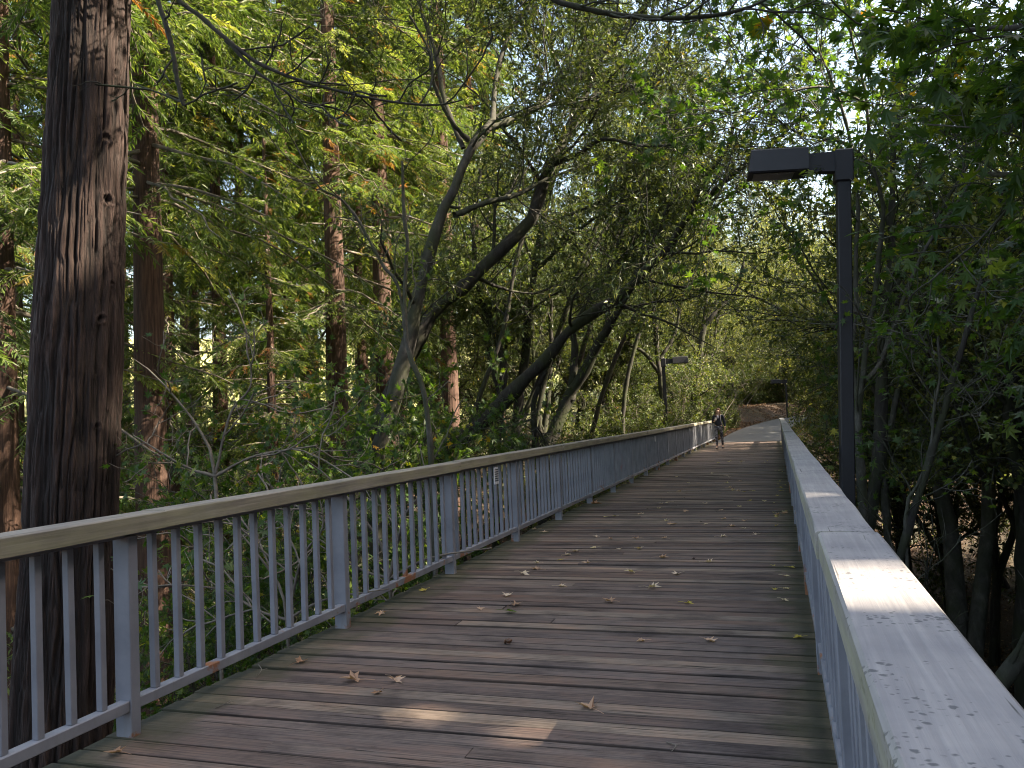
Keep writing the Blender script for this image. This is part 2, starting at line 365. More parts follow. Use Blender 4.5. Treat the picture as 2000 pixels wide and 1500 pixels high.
def plain(name, col, rough=0.6, metal=0.0, var=0.15, scale=8.0, emit=None):
    m, t, b = new_mat(name); ns, r = noise_col(t, scale, [(0.3, tuple(c*(1-var) for c in col)), (0.7, tuple(min(1, c*(1+var)) for c in col))])
    t.links.new(r.outputs[0], b.inputs['Base Color']); b.inputs['Roughness'].default_value = rough; b.inputs['Metallic'].default_value = metal
    return m
M['lamp'] = plain('dark_bronze_paint', (0.011, 0.011, 0.016), 0.55)
M['lens'] = plain('lamp_lens', (0.10, 0.09, 0.075), 0.3)
M['steel'] = plain('girder_steel', (0.12, 0.12, 0.14), 0.6, 0.3)
M['white'] = plain('white_plastic', (0.75, 0.75, 0.78), 0.4)
M['ink'] = plain('sign_ink', (0.03, 0.03, 0.05), 0.5)
M['skin'] = plain('skin', (0.60, 0.38, 0.27), 0.5, var=0.05)
M['hair'] = plain('brown_hair', (0.10, 0.045, 0.022), 0.45, scale=60, var=0.4)
M['jacket'] = plain('navy_fleece', (0.018, 0.02, 0.035), 0.85)
M['shirt'] = plain('grey_shirt', (0.42, 0.40, 0.44), 0.8)
M['shoe'] = plain('dark_shoes', (0.06, 0.055, 0.06), 0.6)
def legging_mat():
    m, t, b = new_mat('patterned_leggings'); ns, r = noise_col(t, 14, [(0.42, (0.035, 0.035, 0.045)), (0.5, (0.10, 0.10, 0.13)), (0.6, (0.30, 0.29, 0.31))], detail=2)
    t.links.new(r.outputs[0], b.inputs['Base Color']); b.inputs['Roughness'].default_value = 0.8; return m
M['legging'] = legging_mat()

# ------------------------------------------------------------------ terrain
DECK_X0, DECK_X1, DECK_END = -3.14, 0.16, 42.0
PATH = [(-1.45, 42.0, 1.66, 0.0), (-1.25, 45, 1.62, 0.10), (-1.0, 49, 1.55, 0.28), (-0.6, 53, 1.45, 0.45), (0.1, 58, 1.4, 0.62), (1.2, 63, 1.4, 0.82), (2.9, 68, 1.45, 1.0), (6.0, 72.5, 1.5, 1.18), (11, 76, 1.6, 1.35), (20, 80, 1.8, 1.6), (34, 85, 1.8, 2.2)]
PA = np.array(PATH)
def path_dist(x, y):
    """distance to the path's centre line and its height there"""
    best = np.full(np.shape(x), 1e9); hz = np.zeros(np.shape(x))
    for a, b in zip(PA[:-1], PA[1:]):
        d = b[:2]-a[:2]; L = d@d
        t = np.clip(((x-a[0])*d[0]+(y-a[1])*d[1])/L, 0, 1)
        q = np.hypot(x-(a[0]+t*d[0]), y-(a[1]+t*d[1])); z = a[3]+t*(b[3]-a[3])
        m = q < best; best = np.where(m, q, best); hz = np.where(m, z, hz)
    return best, hz
def terr(x, y):
    x = np.asarray(x, float); y = np.asarray(y, float)
    yy = y-np.clip(x-0.3, 0, 4)*2.6
    t = smooth((yy-15)/26.0); v = -5.4*(1-t)
    s = smooth((-y-3)/9.0); v = v*(1-s)-0.25*s
    up = 0.035*np.clip(y-42, 0, 36)
    z = v+up-0.15
    z = z+0.055*np.clip(-x-6, 0, 30)*t
    d = np.hypot(x, y-30)
    z = z+0.20*np.clip(d-52, 0, 70)+0.02*np.clip(d-122, 0, 400)
    z = z+0.09*np.clip(x-7, 0, 40)*(0.4+0.6*(1-t))
    # leaf covered bank left of the path beyond the bridge
    z = z+1.1*smooth((y-53)/18)*smooth((1.0-x+(y-60)*0.35)/5.0)*smooth((-x*-1+14)/8)
    n = vnoise(np.stack([x*0.22, y*0.22, x*0], -1))-0.5
    n2 = vnoise(np.stack([x*0.9, y*0.9, x*0+7], -1))-0.5
    w = smooth((np.abs(x+1.5)-2.0)/3.0)
    z = z+(n*1.1+n2*0.22)*np.maximum(w, 0.15)
    pd, pz = path_dist(x, y); k = 1-smooth((pd-2.0)/2.6)
    k = np.where(y < 41.3, 0, k)
    z = z*(1-k)+(pz-0.05)*k
    return np.where((np.abs(x+1.5) < 2.4) & (y < 42) & (y > -7), np.minimum(z, -0.35), z)

xs = np.unique(np.concatenate([np.linspace(-30, 30, 161), np.linspace(-90, 90, 91), np.linspace(-420, 420, 43)]))
ys = np.unique(np.concatenate([np.linspace(-12, 90, 240), np.linspace(-60, 160, 90), np.linspace(-200, 460, 34)]))
XX, YY = np.meshgrid(xs, ys, indexing='ij'); ZZ = terr(XX, YY)
ii, jj = np.meshgrid(np.arange(len(xs)-1), np.arange(len(ys)-1), indexing='ij'); b0 = ii*len(ys)+jj
tf = np.stack([b0, b0+len(ys), b0+len(ys)+1, b0+1], -1).reshape(-1, 4)
tag(link('ground', make_mesh('ground', np.stack([XX, YY, ZZ], -1), tf, M['ground'], smooth_shade=True)), kind='structure')
# the path
pv = []; 
fine = []
for a, b in zip(PA[:-1], PA[1:]):
    for t in np.linspace(0, 1, 6)[:-1]: fine.append(a+(b-a)*t)
fine.append(PA[-1]); fine = np.array(fine)
tg = norm(np.gradient(fine[:, :2], axis=0)); nr = np.stack([tg[:, 1], -tg[:, 0]], -1)
for s in (-1, -0.5, 0, 0.5, 1):
    p = fine[:, :2]+nr*fine[:, 2:3]*s
    pv.append(np.concatenate([p, fine[:, 3:4]+0.01-0.02*s*s], 1))
pv = np.stack(pv, 1); nn = len(fine)
pf = np.array([[i*5+j, i*5+j+1, (i+1)*5+j+1, (i+1)*5+j] for i in range(nn-1) for j in range(4)])
tag(link('path', make_mesh('path', pv, pf, M['asphalt'], smooth_shade=True)), kind='structure')

# ------------------------------------------------------------------ bridge deck
bridge = thing('footbridge', 'wooden plank footbridge deck running away between the two railings', 'footbridge', (0, 0, 0))
mb = MB(); y = -6.0; i = 0
while y < DECK_END:
    w = random.uniform(0.118, 0.146); dz = random.gauss(0, 0.0035); a = random.random()
    if random.random() < 0.12: a = random.uniform(0.82, 1.0)
    tilt = random.gauss(0, 0.0012); twist = random.gauss(0, 0.0015)
    m4 = np.eye(4); m4[2, 0] = twist*0.4; m4[2, 3] = dz; m4[1, 0] = tilt
    cut = random.choice([None, None, None, random.uniform(-2.4, -0.6)]) if y > 0 else None
    spans = [(DECK_X0-0.14, DECK_X1+0.12)] if cut is None else [(DECK_X0-0.14, cut-0.002), (cut+0.002, DECK_X1+0.12)]
    for k, (x0, x1) in enumerate(spans):
        e = random.uniform(-0.012, 0.012)
        mb.box(x0+e, x1+e, y+random.uniform(0.002, 0.006), y+w-random.choice([0.001, 0.002, 0.003, 0.004, 0.007, 0.013]), -0.075, 0.0+(0.002*k), att=(a+0.31*k) % 1.0, bev=random.choice([0.002, 0.0025, 0.003, 0.005]), M=m4)
    y += w
mb.build('deck', M['planks'], bridge)
for x in (-2.9, -1.5, -0.1):
    mb = MB(); mb.box(x-0.09, x+0.09, -6, DECK_END, -0.13, -0.08); mb.box(x-0.02, x+0.02, -6, DECK_END, -0.62, -0.13); mb.box(x-0.09, x+0.09, -6, DECK_END, -0.67, -0.62)
    mb.build('girder', M['steel'], bridge)
for py in (8.0, 22.0):
    mb = MB(); g = float(terr(-1.5, py))-0.5
    mb.box(-3.1, 0.1, py-0.2, py+0.2, -0.95, -0.68); mb.box(-2.7, -2.3, py-0.18, py+0.18, g, -0.95); mb.box(-0.7, -0.3, py-0.18, py+0.18, g, -0.95)
    mb.build('pier', M['steel'], bridge)

# ------------------------------------------------------------------ railings
POST_Y0, POST_S, RAIL_H = 3.39, 2.14, 1.10
def baluster_mesh():
    b = MB(); b.box(-0.018, 0.018, -0.018, 0.018, 0.185, 0.985, bev=0.003); return b.mesh('baluster', M['paint'])
BAL = baluster_mesh()
def post_mesh():
    b = MB(); b.box(-0.050, 0.050, -0.032, 0.032, -0.06, 0.995, bev=0.004); return b.mesh('post', M['paint'])
POST = post_mesh()
def railing(label, xc, side, cap_mat_, y0, y1, phase, joints, capw, capt):
    """side: +1 when the deck is towards +x"""
    t = thing('railing', label, 'railing', (xc, y0, 0))
    ks = [k for k in range(-6, 30) if y0-0.05 <= phase+k*POST_S <= y1+0.05]; py = [phase+k*POST_S for k in ks]
    for yy in py:
        o = link('post', POST, t); o.location = (0, yy-y0, 0)
    edges = [y0]+[p for p in py if p > y0+0.2]
    if y1-edges[-1] > 0.3: edges.append(y1)
    bals = []
    for a, b in zip(edges[:-1], edges[1:]):
        mb = MB(); mb.box(-0.030+side*0.012, 0.030+side*0.012, a-y0+0.033, b-y0-0.033, 0.13, 0.185, bev=0.004); mb.build('bottom_rail', M['paint'], t)
        n = max(1, int(round((b-a)/0.1783)))
        for q in range(1, n): bals.append(a+(b-a)*q/n)
    bals.sort(key=lambda v: (abs(v-1.5)))
    rest = MB()
    for i, v in enumerate(bals):
        dx = random.gauss(0, 0.0015)
        if i < 100:
            o = link('baluster', BAL, t); o.location = (side*0.012+dx, v-y0, 0); o.rotation_euler = (random.gauss(0, 0.003), random.gauss(0, 0.003), random.gauss(0, 0.03))
        else: rest.box(side*0.012-0.018, side*0.012+0.018, v-y0-0.018, v-y0+0.018, 0.186, 0.985)
    if rest.n: tag(rest.build('balusters_far', M['paint'], t), kind='stuff')
    # flat steel top rail under the timber cap
    mb = MB(); mb.box(-0.03, 0.03, 0, y1-y0, 0.986, 1.004); mb.build('top_rail', M['paint'], t)
    js = [y0]+[j for j in joints if y0 < j < y1]+[y1]
    for a, b in zip(js[:-1], js[1:]):
        # timber cap, subdivided so that its edges wander a little
        n = max(8, int((b-a)/0.12)); yy = np.linspace(a+0.003, b-0.003, n)-y0
        off = random.gauss(0, 0.004); hz = random.gauss(0, 0.0025)
        x0 = np.full(n, -capw/2+off); x1 = np.full(n, capw/2+off); zt = RAIL_H+hz+0*yy; c = 0.007
        wob = lambda s, amp: (vnoise(np.stack([yy*2.3+s, yy*0+a, yy*0+s], -1))-0.5)*amp
        prof = [(x0+wob(1, .006), zt-c+wob(2, .003)), (x0+c+wob(3, .004), zt+wob(4, .002)), (x0*0+off, zt+0.001+wob(9, .003)), (x1-c+wob(5, .004), zt+wob(6, .002)), (x1+wob(7, .006), zt-c), (x1, zt-capt), (x0, zt-capt)]
        P = np.stack([np.stack([px, yy, pz], -1) for px, pz in prof], 1)
        k = len(prof); f = [[i*k+j, i*k+(j+1) % k, (i+1)*k+(j+1) % k, (i+1)*k+j] for i in range(n-1) for j in range(k)]
        ends = [np.array([list(range(k))[::-1], [(n-1)*k+j for j in range(k)]])]
        me = make_mesh('cap', P, [np.array(f)]+ends, cap_mat_)
        link('cap', me, t)
    return t
rail_l = railing('long blue-grey metal railing along the left edge of the deck, under a timber cap', -3.165, 1, M['cap_left'], -5.17, 44.05, POST_Y0,
                 [3.59-4.28*2, -0.69, 3.59, 7.85, 12.1, 16.3, 20.6, 24.8, 29.1, 33.3, 37.6, 41.9], 0.165, 0.088)
rail_r = railing('right railing, its broad pale cap spotted with dark lichen near the lens', 0.190, -1, M['cap_right'], -5.17, 42.0, POST_Y0-0.55,
                 [-1.5, 2.80, 7.05, 11.3, 15.6, 19.9, 24.2, 28.4, 32.7, 37], 0.180, 0.088)

# small notice and tag on the left railing
def rail_sign(y, x=-3.09):
    t = thing('notice', 'small white notice with dark lines of print fixed high on the left railing', 'notice', (x, y, 0.80))
    mb = MB(); mb.box(-0.004, 0.004, -0.07, 0.07, -0.02, 0.17, bev=0.001); mb.build('plate', M['white'], t)
    mb = MB()
    for k in range(6): mb.box(0.0045, 0.0065, -0.058, 0.058, 0.012+k*0.025, 0.024+k*0.025)
    tag(mb.build('lettering', M['ink'], t))
    mb = MB(); mb.box(-0.05, -0.006, -0.008, 0.008, 0.05, 0.07); mb.build('bracket', M['paint'], t)
rail_sign(8.95)
t = thing('tag', 'tiny white tag hanging below the cap of the left railing far along', 'tag', (-3.07, 21.75, 0.86))
mb = MB(); mb.box(-0.003, 0.003, -0.04, 0.04, -0.06, 0.08, bev=0.001); mb.build('plate', M['white'], t)
mb = MB(); mb.box(-0.04, -0.004, -0.006, 0.006, 0.05, 0.065); mb.build('clip', M['ink'], t)

# ------------------------------------------------------------------ lamps
def lamp(label, base, height, rz, scale=1.0, pole_w=0.078):
    t = thing('lamp_post', label, 'lamp post', base, rz, 'lamp posts beside the bridge')
    H = height
    mb = MB(); mb.box(-pole_w, pole_w, -pole_w, pole_w, 0, H-0.36*scale, bev=0.012); mb.build('pole', M['lamp'], t)
    s = scale
    mb = MB(); mb.box(-0.105*s, 0.105*s, -0.105*s, 0.105*s, H-0.39*s, H, bev=0.015); mb.build('pole_cap', M['lamp'], t)
    # tapering bracket arm
    mb = MB(); v = [(-0.10, -0.07, -0.02), (-0.10, 0.07, -0.02), (-0.10, 0.07, -0.26), (-0.10, -0.07, -0.26), (-0.42, -0.07, -0.03), (-0.42, 0.07, -0.03), (-0.42, 0.07, -0.25), (-0.42, -0.07, -0.25)]
    v = np.array(v)*s+[0, 0, H]; mb.add(v, [[0, 1, 2, 3], [4, 7, 6, 5], [0, 4, 5, 1], [1, 5, 6, 2], [2, 6, 7, 3], [3, 7, 4, 0]]); mb.build('arm', M['lamp'], t)
    # shoebox head: flares a little at the bottom
    x0, x1 = -1.08, -0.42; top = 0.035; 
    prof = [(-0.17, top-0.02), (-0.15, top), (0.15, top), (0.17, top-0.02), (0.20, -0.245), (0.185, -0.262), (-0.185, -0.262), (-0.20, -0.245)]
    P0 = np.array([(x0-0.035*(1 if pz < -0.2 else 0), py, pz) for py, pz in prof]); P1 = np.array([(x1, py, pz) for py, pz in prof])
    v = np.concatenate([P0, P1])*s+[0, 0, H]; k = len(prof)
    me = make_mesh('head', v, [np.array([[i, (i+1) % k, k+(i+1) % k, k+i] for i in range(k)]), np.array([list(range(k))[::-1], list(range(k, 2*k))])], M['lamp'])
    link('head', me, t)
    mb = MB(); mb.box((x0+0.03)*s, (x1-0.16)*s, -0.15*s, 0.15*s, H-0.275*s, H-0.2635*s, bev=0.003); mb.build('lens', M['lens'], t)
    return t
LP = W(1642, 600, 9.9); gz = float(terr(LP[0], LP[1]))-0.2
tl = lamp('near black lamp post with boxy shade, standing just outside the right railing', (LP[0], LP[1], gz), 4.60-gz, math.radians(10))
tl.rotation_euler = (0, math.radians(2.5), math.radians(6)); tl.location = (LP[0]-(1.49-gz)*0.0437, LP[1], gz)
L2 = W(1298, 760, 37.5); gz2 = float(terr(L2[0], L2[1]))-0.2
lamp('black lamp post beyond the left railing, its arm pointing right over the deck', (L2[0], L2[1], gz2), 4.05-gz2, math.pi+0.15)
L3 = W(1537, 790, 62); gz3 = float(terr(L3[0], L3[1]))-0.2
lamp('thin distant lamp post at the bend of the path', (L3[0], L3[1], gz3), 3.75-gz3, 0.2, 1.0, 0.06)

# ------------------------------------------------------------------ plant kit
def leaf_batch(tpl_v, tpl_f, pos, dirs, nrm, size, att):
    """one mesh array of leaves: template along +Y with normal +Z"""
    d = norm(dirs); x = norm(np.cross(d, nrm)); z = np.cross(x, d)
    v = pos[:, None]+size[:, None, None]*(tpl_v[None, :, 0:1]*x[:, None]+tpl_v[None, :, 1:2]*d[:, None]+tpl_v[None, :, 2:3]*z[:, None])
    n, k = len(pos), len(tpl_v)
    fs = [(np.asarray(f)[None]+(np.arange(n)*k)[:, None, None]).reshape(-1, np.asarray(f).shape[1]) for f in tpl_f]
    return v.reshape(-1, 3), fs, np.repeat(att, k)
KITE = (np.array([[0, 0, 0], [0.11, 0.45, 0.04], [0, 1, -0.05], [-0.11, 0.45, 0.04]]), [[[0, 1, 2, 3]]])
BAYL = (np.array([[0, 0, 0], [0.17, 0.4, 0.05], [0, 1, -0.06], [-0.17, 0.4, 0.05]]), [[[0, 1, 2, 3]]])
OVAL = (np.array([[0, 0, 0], [0.26, 0.3, 0.05], [0.22, 0.7, 0.05], [0, 1, -0.04], [-0.22, 0.7, 0.05], [-0.26, 0.3, 0.05]]), [[[0, 1, 2, 3], [0, 3, 4, 5]]])
def maple_tpl(curl=0.0):
    tips = [(-155, 0.34), (-122, 0.20), (-92, 0.62), (-66, 0.30), (-46, 0.80), (-20, 0.40), (0, 1.0), (20, 0.40), (46, 0.80), (66, 0.30), (92, 0.62), (122, 0.20), (155, 0.34)]
    v = [(0, 0, 0)]
    for a, r in tips:
        a = math.radians(a); x, y = math.sin(a)*r*0.62, math.cos(a)*r*0.62+0.10
        v.append((x, y, -0.10*r*r+curl*(abs(x)**1.4*2.0+0.5*max(0, y)**2)))
    n = len(v); f = [[0, i, i+1] for i in range(1, n-1)]+[[0, n-1, 1]]
    return np.array(v), [f]
MAPLE = maple_tpl(); MAPLE_DRY = maple_tpl(0.55)

def sub(P, R, k, t0, t1, L, Lvar, ang, up, wig, m, r0=0.55, taper=0.25, sag=0.0, lfac=None):
    """k children on each parent polyline (n,m0,3); vectorised"""
    n, m0, _ = P.shape
    t = t0+(t1-t0)*(np.arange(k)[None]+rng.random((n, k)))/k
    s = t*(m0-1); i = np.clip(s.astype(int), 0, m0-2); f = (s-i)[..., None]
    idx = np.arange(n)[:, None]
    p = P[idx, i]*(1-f)+P[idx, i+1]*f; r = R[idx, i]*(1-f[..., 0])+R[idx, i+1]*f[..., 0]
    T = norm(P[idx, i+1]-P[idx, i])
    q = norm(np.cross(T, rng.normal(size=T.shape)))
    a = np.radians(ang+rng.normal(size=(n, k))*12)[..., None]
    d = norm(T*np.cos(a)+q*np.sin(a)+np.array([0, 0, up]))
    ln = L*(1+Lvar*(rng.random((n, k))*2-1))
    if lfac is not None: ln = ln*lfac(t)
    d = d.reshape(-1, 3); p = p.reshape(-1, 3); ln = ln.reshape(-1); r = r.reshape(-1)*r0
    st = (ln/(m-1))[:, None]; out = [p]; cur = d
    for j in range(m-1):
        cur = norm(cur+rng.normal(size=cur.shape)*wig+np.array([0, 0, -sag]))
        out.append(out[-1]+cur*st)
    Q = np.stack(out, 1); RR = r[:, None]*np.linspace(1, taper, m)[None]
    return Q, RR
def put_leaves(Q, k, t0, spread, size, var, tpl, nz=1.0, out=0.6, droop=0.0):
    n, m, _ = Q.shape; t = t0+(1-t0)*rng.random((n, k)); s = t*(m-1); i = np.clip(s.astype(int), 0, m-2); f = (s-i)[..., None]
    idx = np.arange(n)[:, None]; p = Q[idx, i]*(1-f)+Q[idx, i+1]*f; T = norm(Q[idx, i+1]-Q[idx, i])
    d = norm(T*out+rng.normal(size=T.shape)*0.7+np.array([0, 0, -droop])).reshape(-1, 3)
    p = (p+rng.normal(size=p.shape)*spread).reshape(-1, 3)
    nr_ = norm(rng.normal(size=p.shape)*0.55+np.array([0, 0, nz]))
    clump = np.repeat(rng.random(n), k)
    att = np.clip(0.55*clump+0.45*rng.random(n*k), 0, 1)**1.15
    sz = size*(1+var*(rng.random(n*k)*2-1))
    return leaf_batch(tpl[0], tpl[1], p, d, nr_, sz, att)
def cat_leaves(batches):
    vs, fs, at, o = [], [], [], 0
    for v, f, a in batches:
        vs.append(v); fs += [x+o for x in f]; at.append(a); o += len(v)
    by = {}
    for f in fs: by.setdefault(f.shape[1], []).append(f)
    return np.concatenate(vs), [np.concatenate(x) for x in by.values()], np.concatenate(at)
def tube_mesh(name, groups, mat):
    vs, fs, o = [], [], 0
    for P, R, s in groups:
        v, f = tubes(P, R, s); vs.append(v); fs.append(f+o); o += len(v)
    return make_mesh(name, np.concatenate(vs), np.concatenate(fs), mat, smooth_shade=True)

def resample(pts, rad, n):
    pts = np.asarray(pts, float); rad = np.asarray(rad, float)
    s = np.concatenate([[0], np.cumsum(np.linalg.norm(np.diff(pts, axis=0), axis=1))]); u = np.linspace(0, s[-1], n)
    # Catmull-Rom through the points
    i = np.clip(np.searchsorted(s, u, side='right')-1, 0, len(pts)-2); f = ((u-s[i])/np.maximum(s[i+1]-s[i], 1e-9))[:, None]
    pad = np.concatenate([[2*pts[0]-pts[1]], pts, [2*pts[-1]-pts[-2]]]); a, b, c, d = pad[i], pad[i+1], pad[i+2], pad[i+3]
    q = 0.5*((2*b)+(-a+c)*f+(2*a-5*b+4*c-d)*f**2+(-a+3*b-3*c+d)*f**3)
    return q, np.interp(u, s, rad)

# ---- redwood kit
def redwood_variant(H, r0, z0, Lmax, nb, seed, fr=1.9, dens=1.0, lsz=0.145):
    global rng
    rng = np.random.default_rng(seed)
    m = 24; z = np.linspace(-1.2, H, m); tw = np.cumsum(rng.normal(size=(m, 2))*0.01, 0)
    P = np.stack([tw[:, 0], tw[:, 1], z], -1)[None]; R = (r0*(1-0.8*np.clip(z, 0, H)/H)+0.22*r0*np.exp(-np.clip(z, 0, 9)/0.8))[None]
    trunk = (P, R, 18)
    # boughs
    t = rng.random(nb)**0.9; bz = z0+(H-z0)*t; az = rng.random(nb)*2*np.pi
    L = Lmax*(1-0.72*t**1.3)*(0.55+0.6*rng.random(nb)); mm = 8
    el = np.radians(8-18*(1-t)+rng.normal(size=nb)*7); hd = np.stack([np.cos(az), np.sin(az), np.zeros(nb)], -1)
    u = np.linspace(0, 1, mm)[None, :, None]
    B = np.stack([np.zeros(nb), np.zeros(nb), bz], -1)[:, None]+L[:, None, None]*(u*hd[:, None]*np.cos(el)[:, None, None]+np.array([0, 0, 1])*(u*np.sin(el)[:, None, None]-0.30*u**2+0.10*u**3))
    B[:, 1:] += rng.normal(size=B[:, 1:].shape)*0.035
    RB = (0.012+0.008*L)[:, None]*np.linspace(1, 0.2, mm)[None]
    # side twigs in the plane of the bough, hanging a little
    k = int(16*dens); tt = 0.16+0.84*(np.arange(k)[None]+rng.random((nb, k)))/k; s = tt*(mm-1); i = np.clip(s.astype(int), 0, mm-2); f = (s-i)[..., None]; idx = np.arange(nb)[:, None]
    p = B[idx, i]*(1-f)+B[idx, i+1]*f; T = norm(B[idx, i+1]-B[idx, i]); side = norm(np.cross(T, np.array([0, 0, 1.0])))
    sg = np.where(np.arange(k) % 2 == 0, 1, -1)[None, :, None]
    d = norm(T*0.75+side*sg*0.9+rng.normal(size=T.shape)*0.18+np.array([0, 0, -0.18]))
    ln = (L[:, None]*0.30*(1.15-tt)+0.22)*(0.7+0.6*rng.random((nb, k)))
    p = p.reshape(-1, 3); d = d.reshape(-1, 3); ln = ln.reshape(-1); m3 = 4; out = [p]; cur = d
    for j in range(m3-1):
        cur = norm(cur+rng.normal(size=cur.shape)*0.1+np.array([0, 0, -0.16])); out.append(out[-1]+cur*(ln/(m3-1))[:, None])
    Tw = np.stack(out, 1); RT = np.full(Tw.shape[:2], 0.004)*np.linspace(1.3, 0.5, m3)[None]
    limbs = [(B, RB, 5), (Tw, RT, 3)]
    # sprays: flat rows of leaflets on both sides of each twig
    kk = int(16*fr); n3 = len(Tw); t4 = (np.arange(kk)[None]+rng.random((n3, kk)))/kk; s = t4*(m3-1); i = np.clip(s.astype(int), 0, m3-2); f = (s-i)[..., None]; idx = np.arange(n3)[:, None]
    p = Tw[idx, i]*(1-f)+Tw[idx, i+1]*f; T = norm(Tw[idx, i+1]-Tw[idx, i]); side = norm(np.cross(T, np.array([0, 0, 1.0]))+1e-4)
    sg = np.where(np.arange(kk) % 2 == 0, 1, -1)[None, :, None]
    d = norm(T*0.8+side*sg*0.8+rng.normal(size=T.shape)*0.22+np.array([0, 0, -0.12])).reshape(-1, 3)
    nrm_ = norm(rng.normal(size=d.shape)*0.3+np.array([0, 0, 1.0]))
    tuft = np.repeat(rng.random(n3), kk); bou = np.repeat(np.repeat(rng.random(nb), k), kk)
    att = np.clip(0.35*tuft+0.3*bou+0.32*rng.random(n3*kk), 0, 0.93); dead = np.repeat(rng.random(n3) < 0.05, kk); att = np.where(dead, 0.97, att)
    sz = (lsz*(0.7+0.6*rng.random(n3*kk)))
    lv = leaf_batch(KITE[0], KITE[1], p.reshape(-1, 3), d, nrm_, sz, att)
    return dict(trunk=tube_mesh('trunk', [trunk], M['redwood_bark']), limbs=tube_mesh('limbs', limbs, M['twig']),
                crown=make_mesh('crown', lv[0], lv[1], M['redwood_leaf'], lv[2]))
RW = [redwood_variant(26, 0.36, 8.0, 3.7, 150, 21), redwood_variant(30, 0.40, 9.0, 3.9, 165, 22), redwood_variant(24, 0.30, 0.8, 4.3, 185, 23)]
SHADE = redwood_variant(29, 0.42, 1.5, 5.6, 330, 24, 0.8, 1.0, 0.40)

# ---- broadleaf kit
def broad_variant(seed, H, r0, leaf, tpl, size, mat, bark, stems=1, spread=0.5, n=(7, 6, 6, 7), low=0.25, nz=1.0, droop=0.1, lw=0.03):
    global rng
    rng = np.random.default_rng(seed)
    groups = []; P0 = []; R0 = []
    for s in range(stems):
        a = rng.random()*6.28; lean = spread*(0.5+rng.random()); m = 9; u = np.linspace(0, 1, m)
        p = np.stack([np.cos(a)*lean*H*0.35*u**1.3, np.sin(a)*lean*H*0.35*u**1.3, -0.6+(H*0.82+0.6)*u], -1); p[1:] += rng.normal(size=(m-1, 3))*0.05*H/6
        P0.append(p); R0.append(r0*np.linspace(1, 0.28, m)*(0.75 if s else 1))
    P0 = np.array(P0); R0 = np.array(R0)
    A, RA = sub(P0, R0, n[0], low, 1.0, H*0.36, 0.3, 52, 0.25, 0.16, 7, 0.5, 0.25)
    B, RB = sub(A, RA, n[1], 0.2, 1.0, H*0.17, 0.35, 48, 0.12, 0.2, 5, 0.5, 0.3)
    D, RD = sub(B, RB, n[2], 0.15, 1.0, H*0.075, 0.35, 50, 0.05, 0.2, 4, 0.5, 0.4)
    lv = [put_leaves(D, n[3], 0.2, lw, size, 0.35, tpl, nz, 0.6, droop), put_leaves(B, n[3]//2+1, 0.5, lw, size, 0.35, tpl, nz, 0.6, droop)]
    v, f, at = cat_leaves(lv)
    return dict(trunk=tube_mesh('trunk', [(P0, R0, 10)], bark), limbs=tube_mesh('limbs', [(A, RA, 6), (B, np.maximum(RB, 0.006), 4), (D, np.maximum(RD, 0.0035), 3)], bark),
                crown=make_mesh('crown', v, f, mat, at))
BAY = [broad_variant(31, 8, 0.13, 0, BAYL, 0.11, M['bay_leaf'], M['dark_bark'], 2, 0.5, (11, 8, 8, 18)),
       broad_variant(32, 7, 0.11, 0, BAYL, 0.12, M['bay_leaf'], M['dark_bark'], 3, 0.7, (8, 8, 8, 18))]
OAK = [broad_variant(33, 8, 0.16, 0, OVAL, 0.062, M['oak_leaf'], M['grey_bark'], 2, 0.6, (12, 8, 9, 20)),
       broad_variant(34, 7, 0.14, 0, OVAL, 0.062, M['oak_leaf'], M['dark_bark'], 3, 0.8, (9, 8, 9, 20))]
MPL = [broad_variant(35, 7, 0.09, 0, MAPLE, 0.18, M['maple_leaf'], M['grey_bark'], 2, 0.5, (10, 6, 5, 7), 0.3, 1.2, 0.35),
       broad_variant(36, 3.2, 0.025, 0, MAPLE, 0.14, M['maple_leaf'], M['grey_bark'], 3, 0.9, (6, 5, 4, 5), 0.35, 1.4, 0.3)]
SHR = [broad_variant(37, 2.4, 0.03, 0, OVAL, 0.06, M['shrub_leaf'], M['twig'], 6, 1.6, (7, 6, 6, 9), 0.08),
       broad_variant(38, 2.0, 0.025, 0, BAYL, 0.10, M['shrub_leaf'], M['twig'], 7, 2.0, (6, 6, 5, 9), 0.05)]

SUNV = np.array([SUN_DIR[0]*math.cos(SUN_EL), SUN_DIR[1]*math.cos(SUN_EL), math.sin(SUN_EL)])
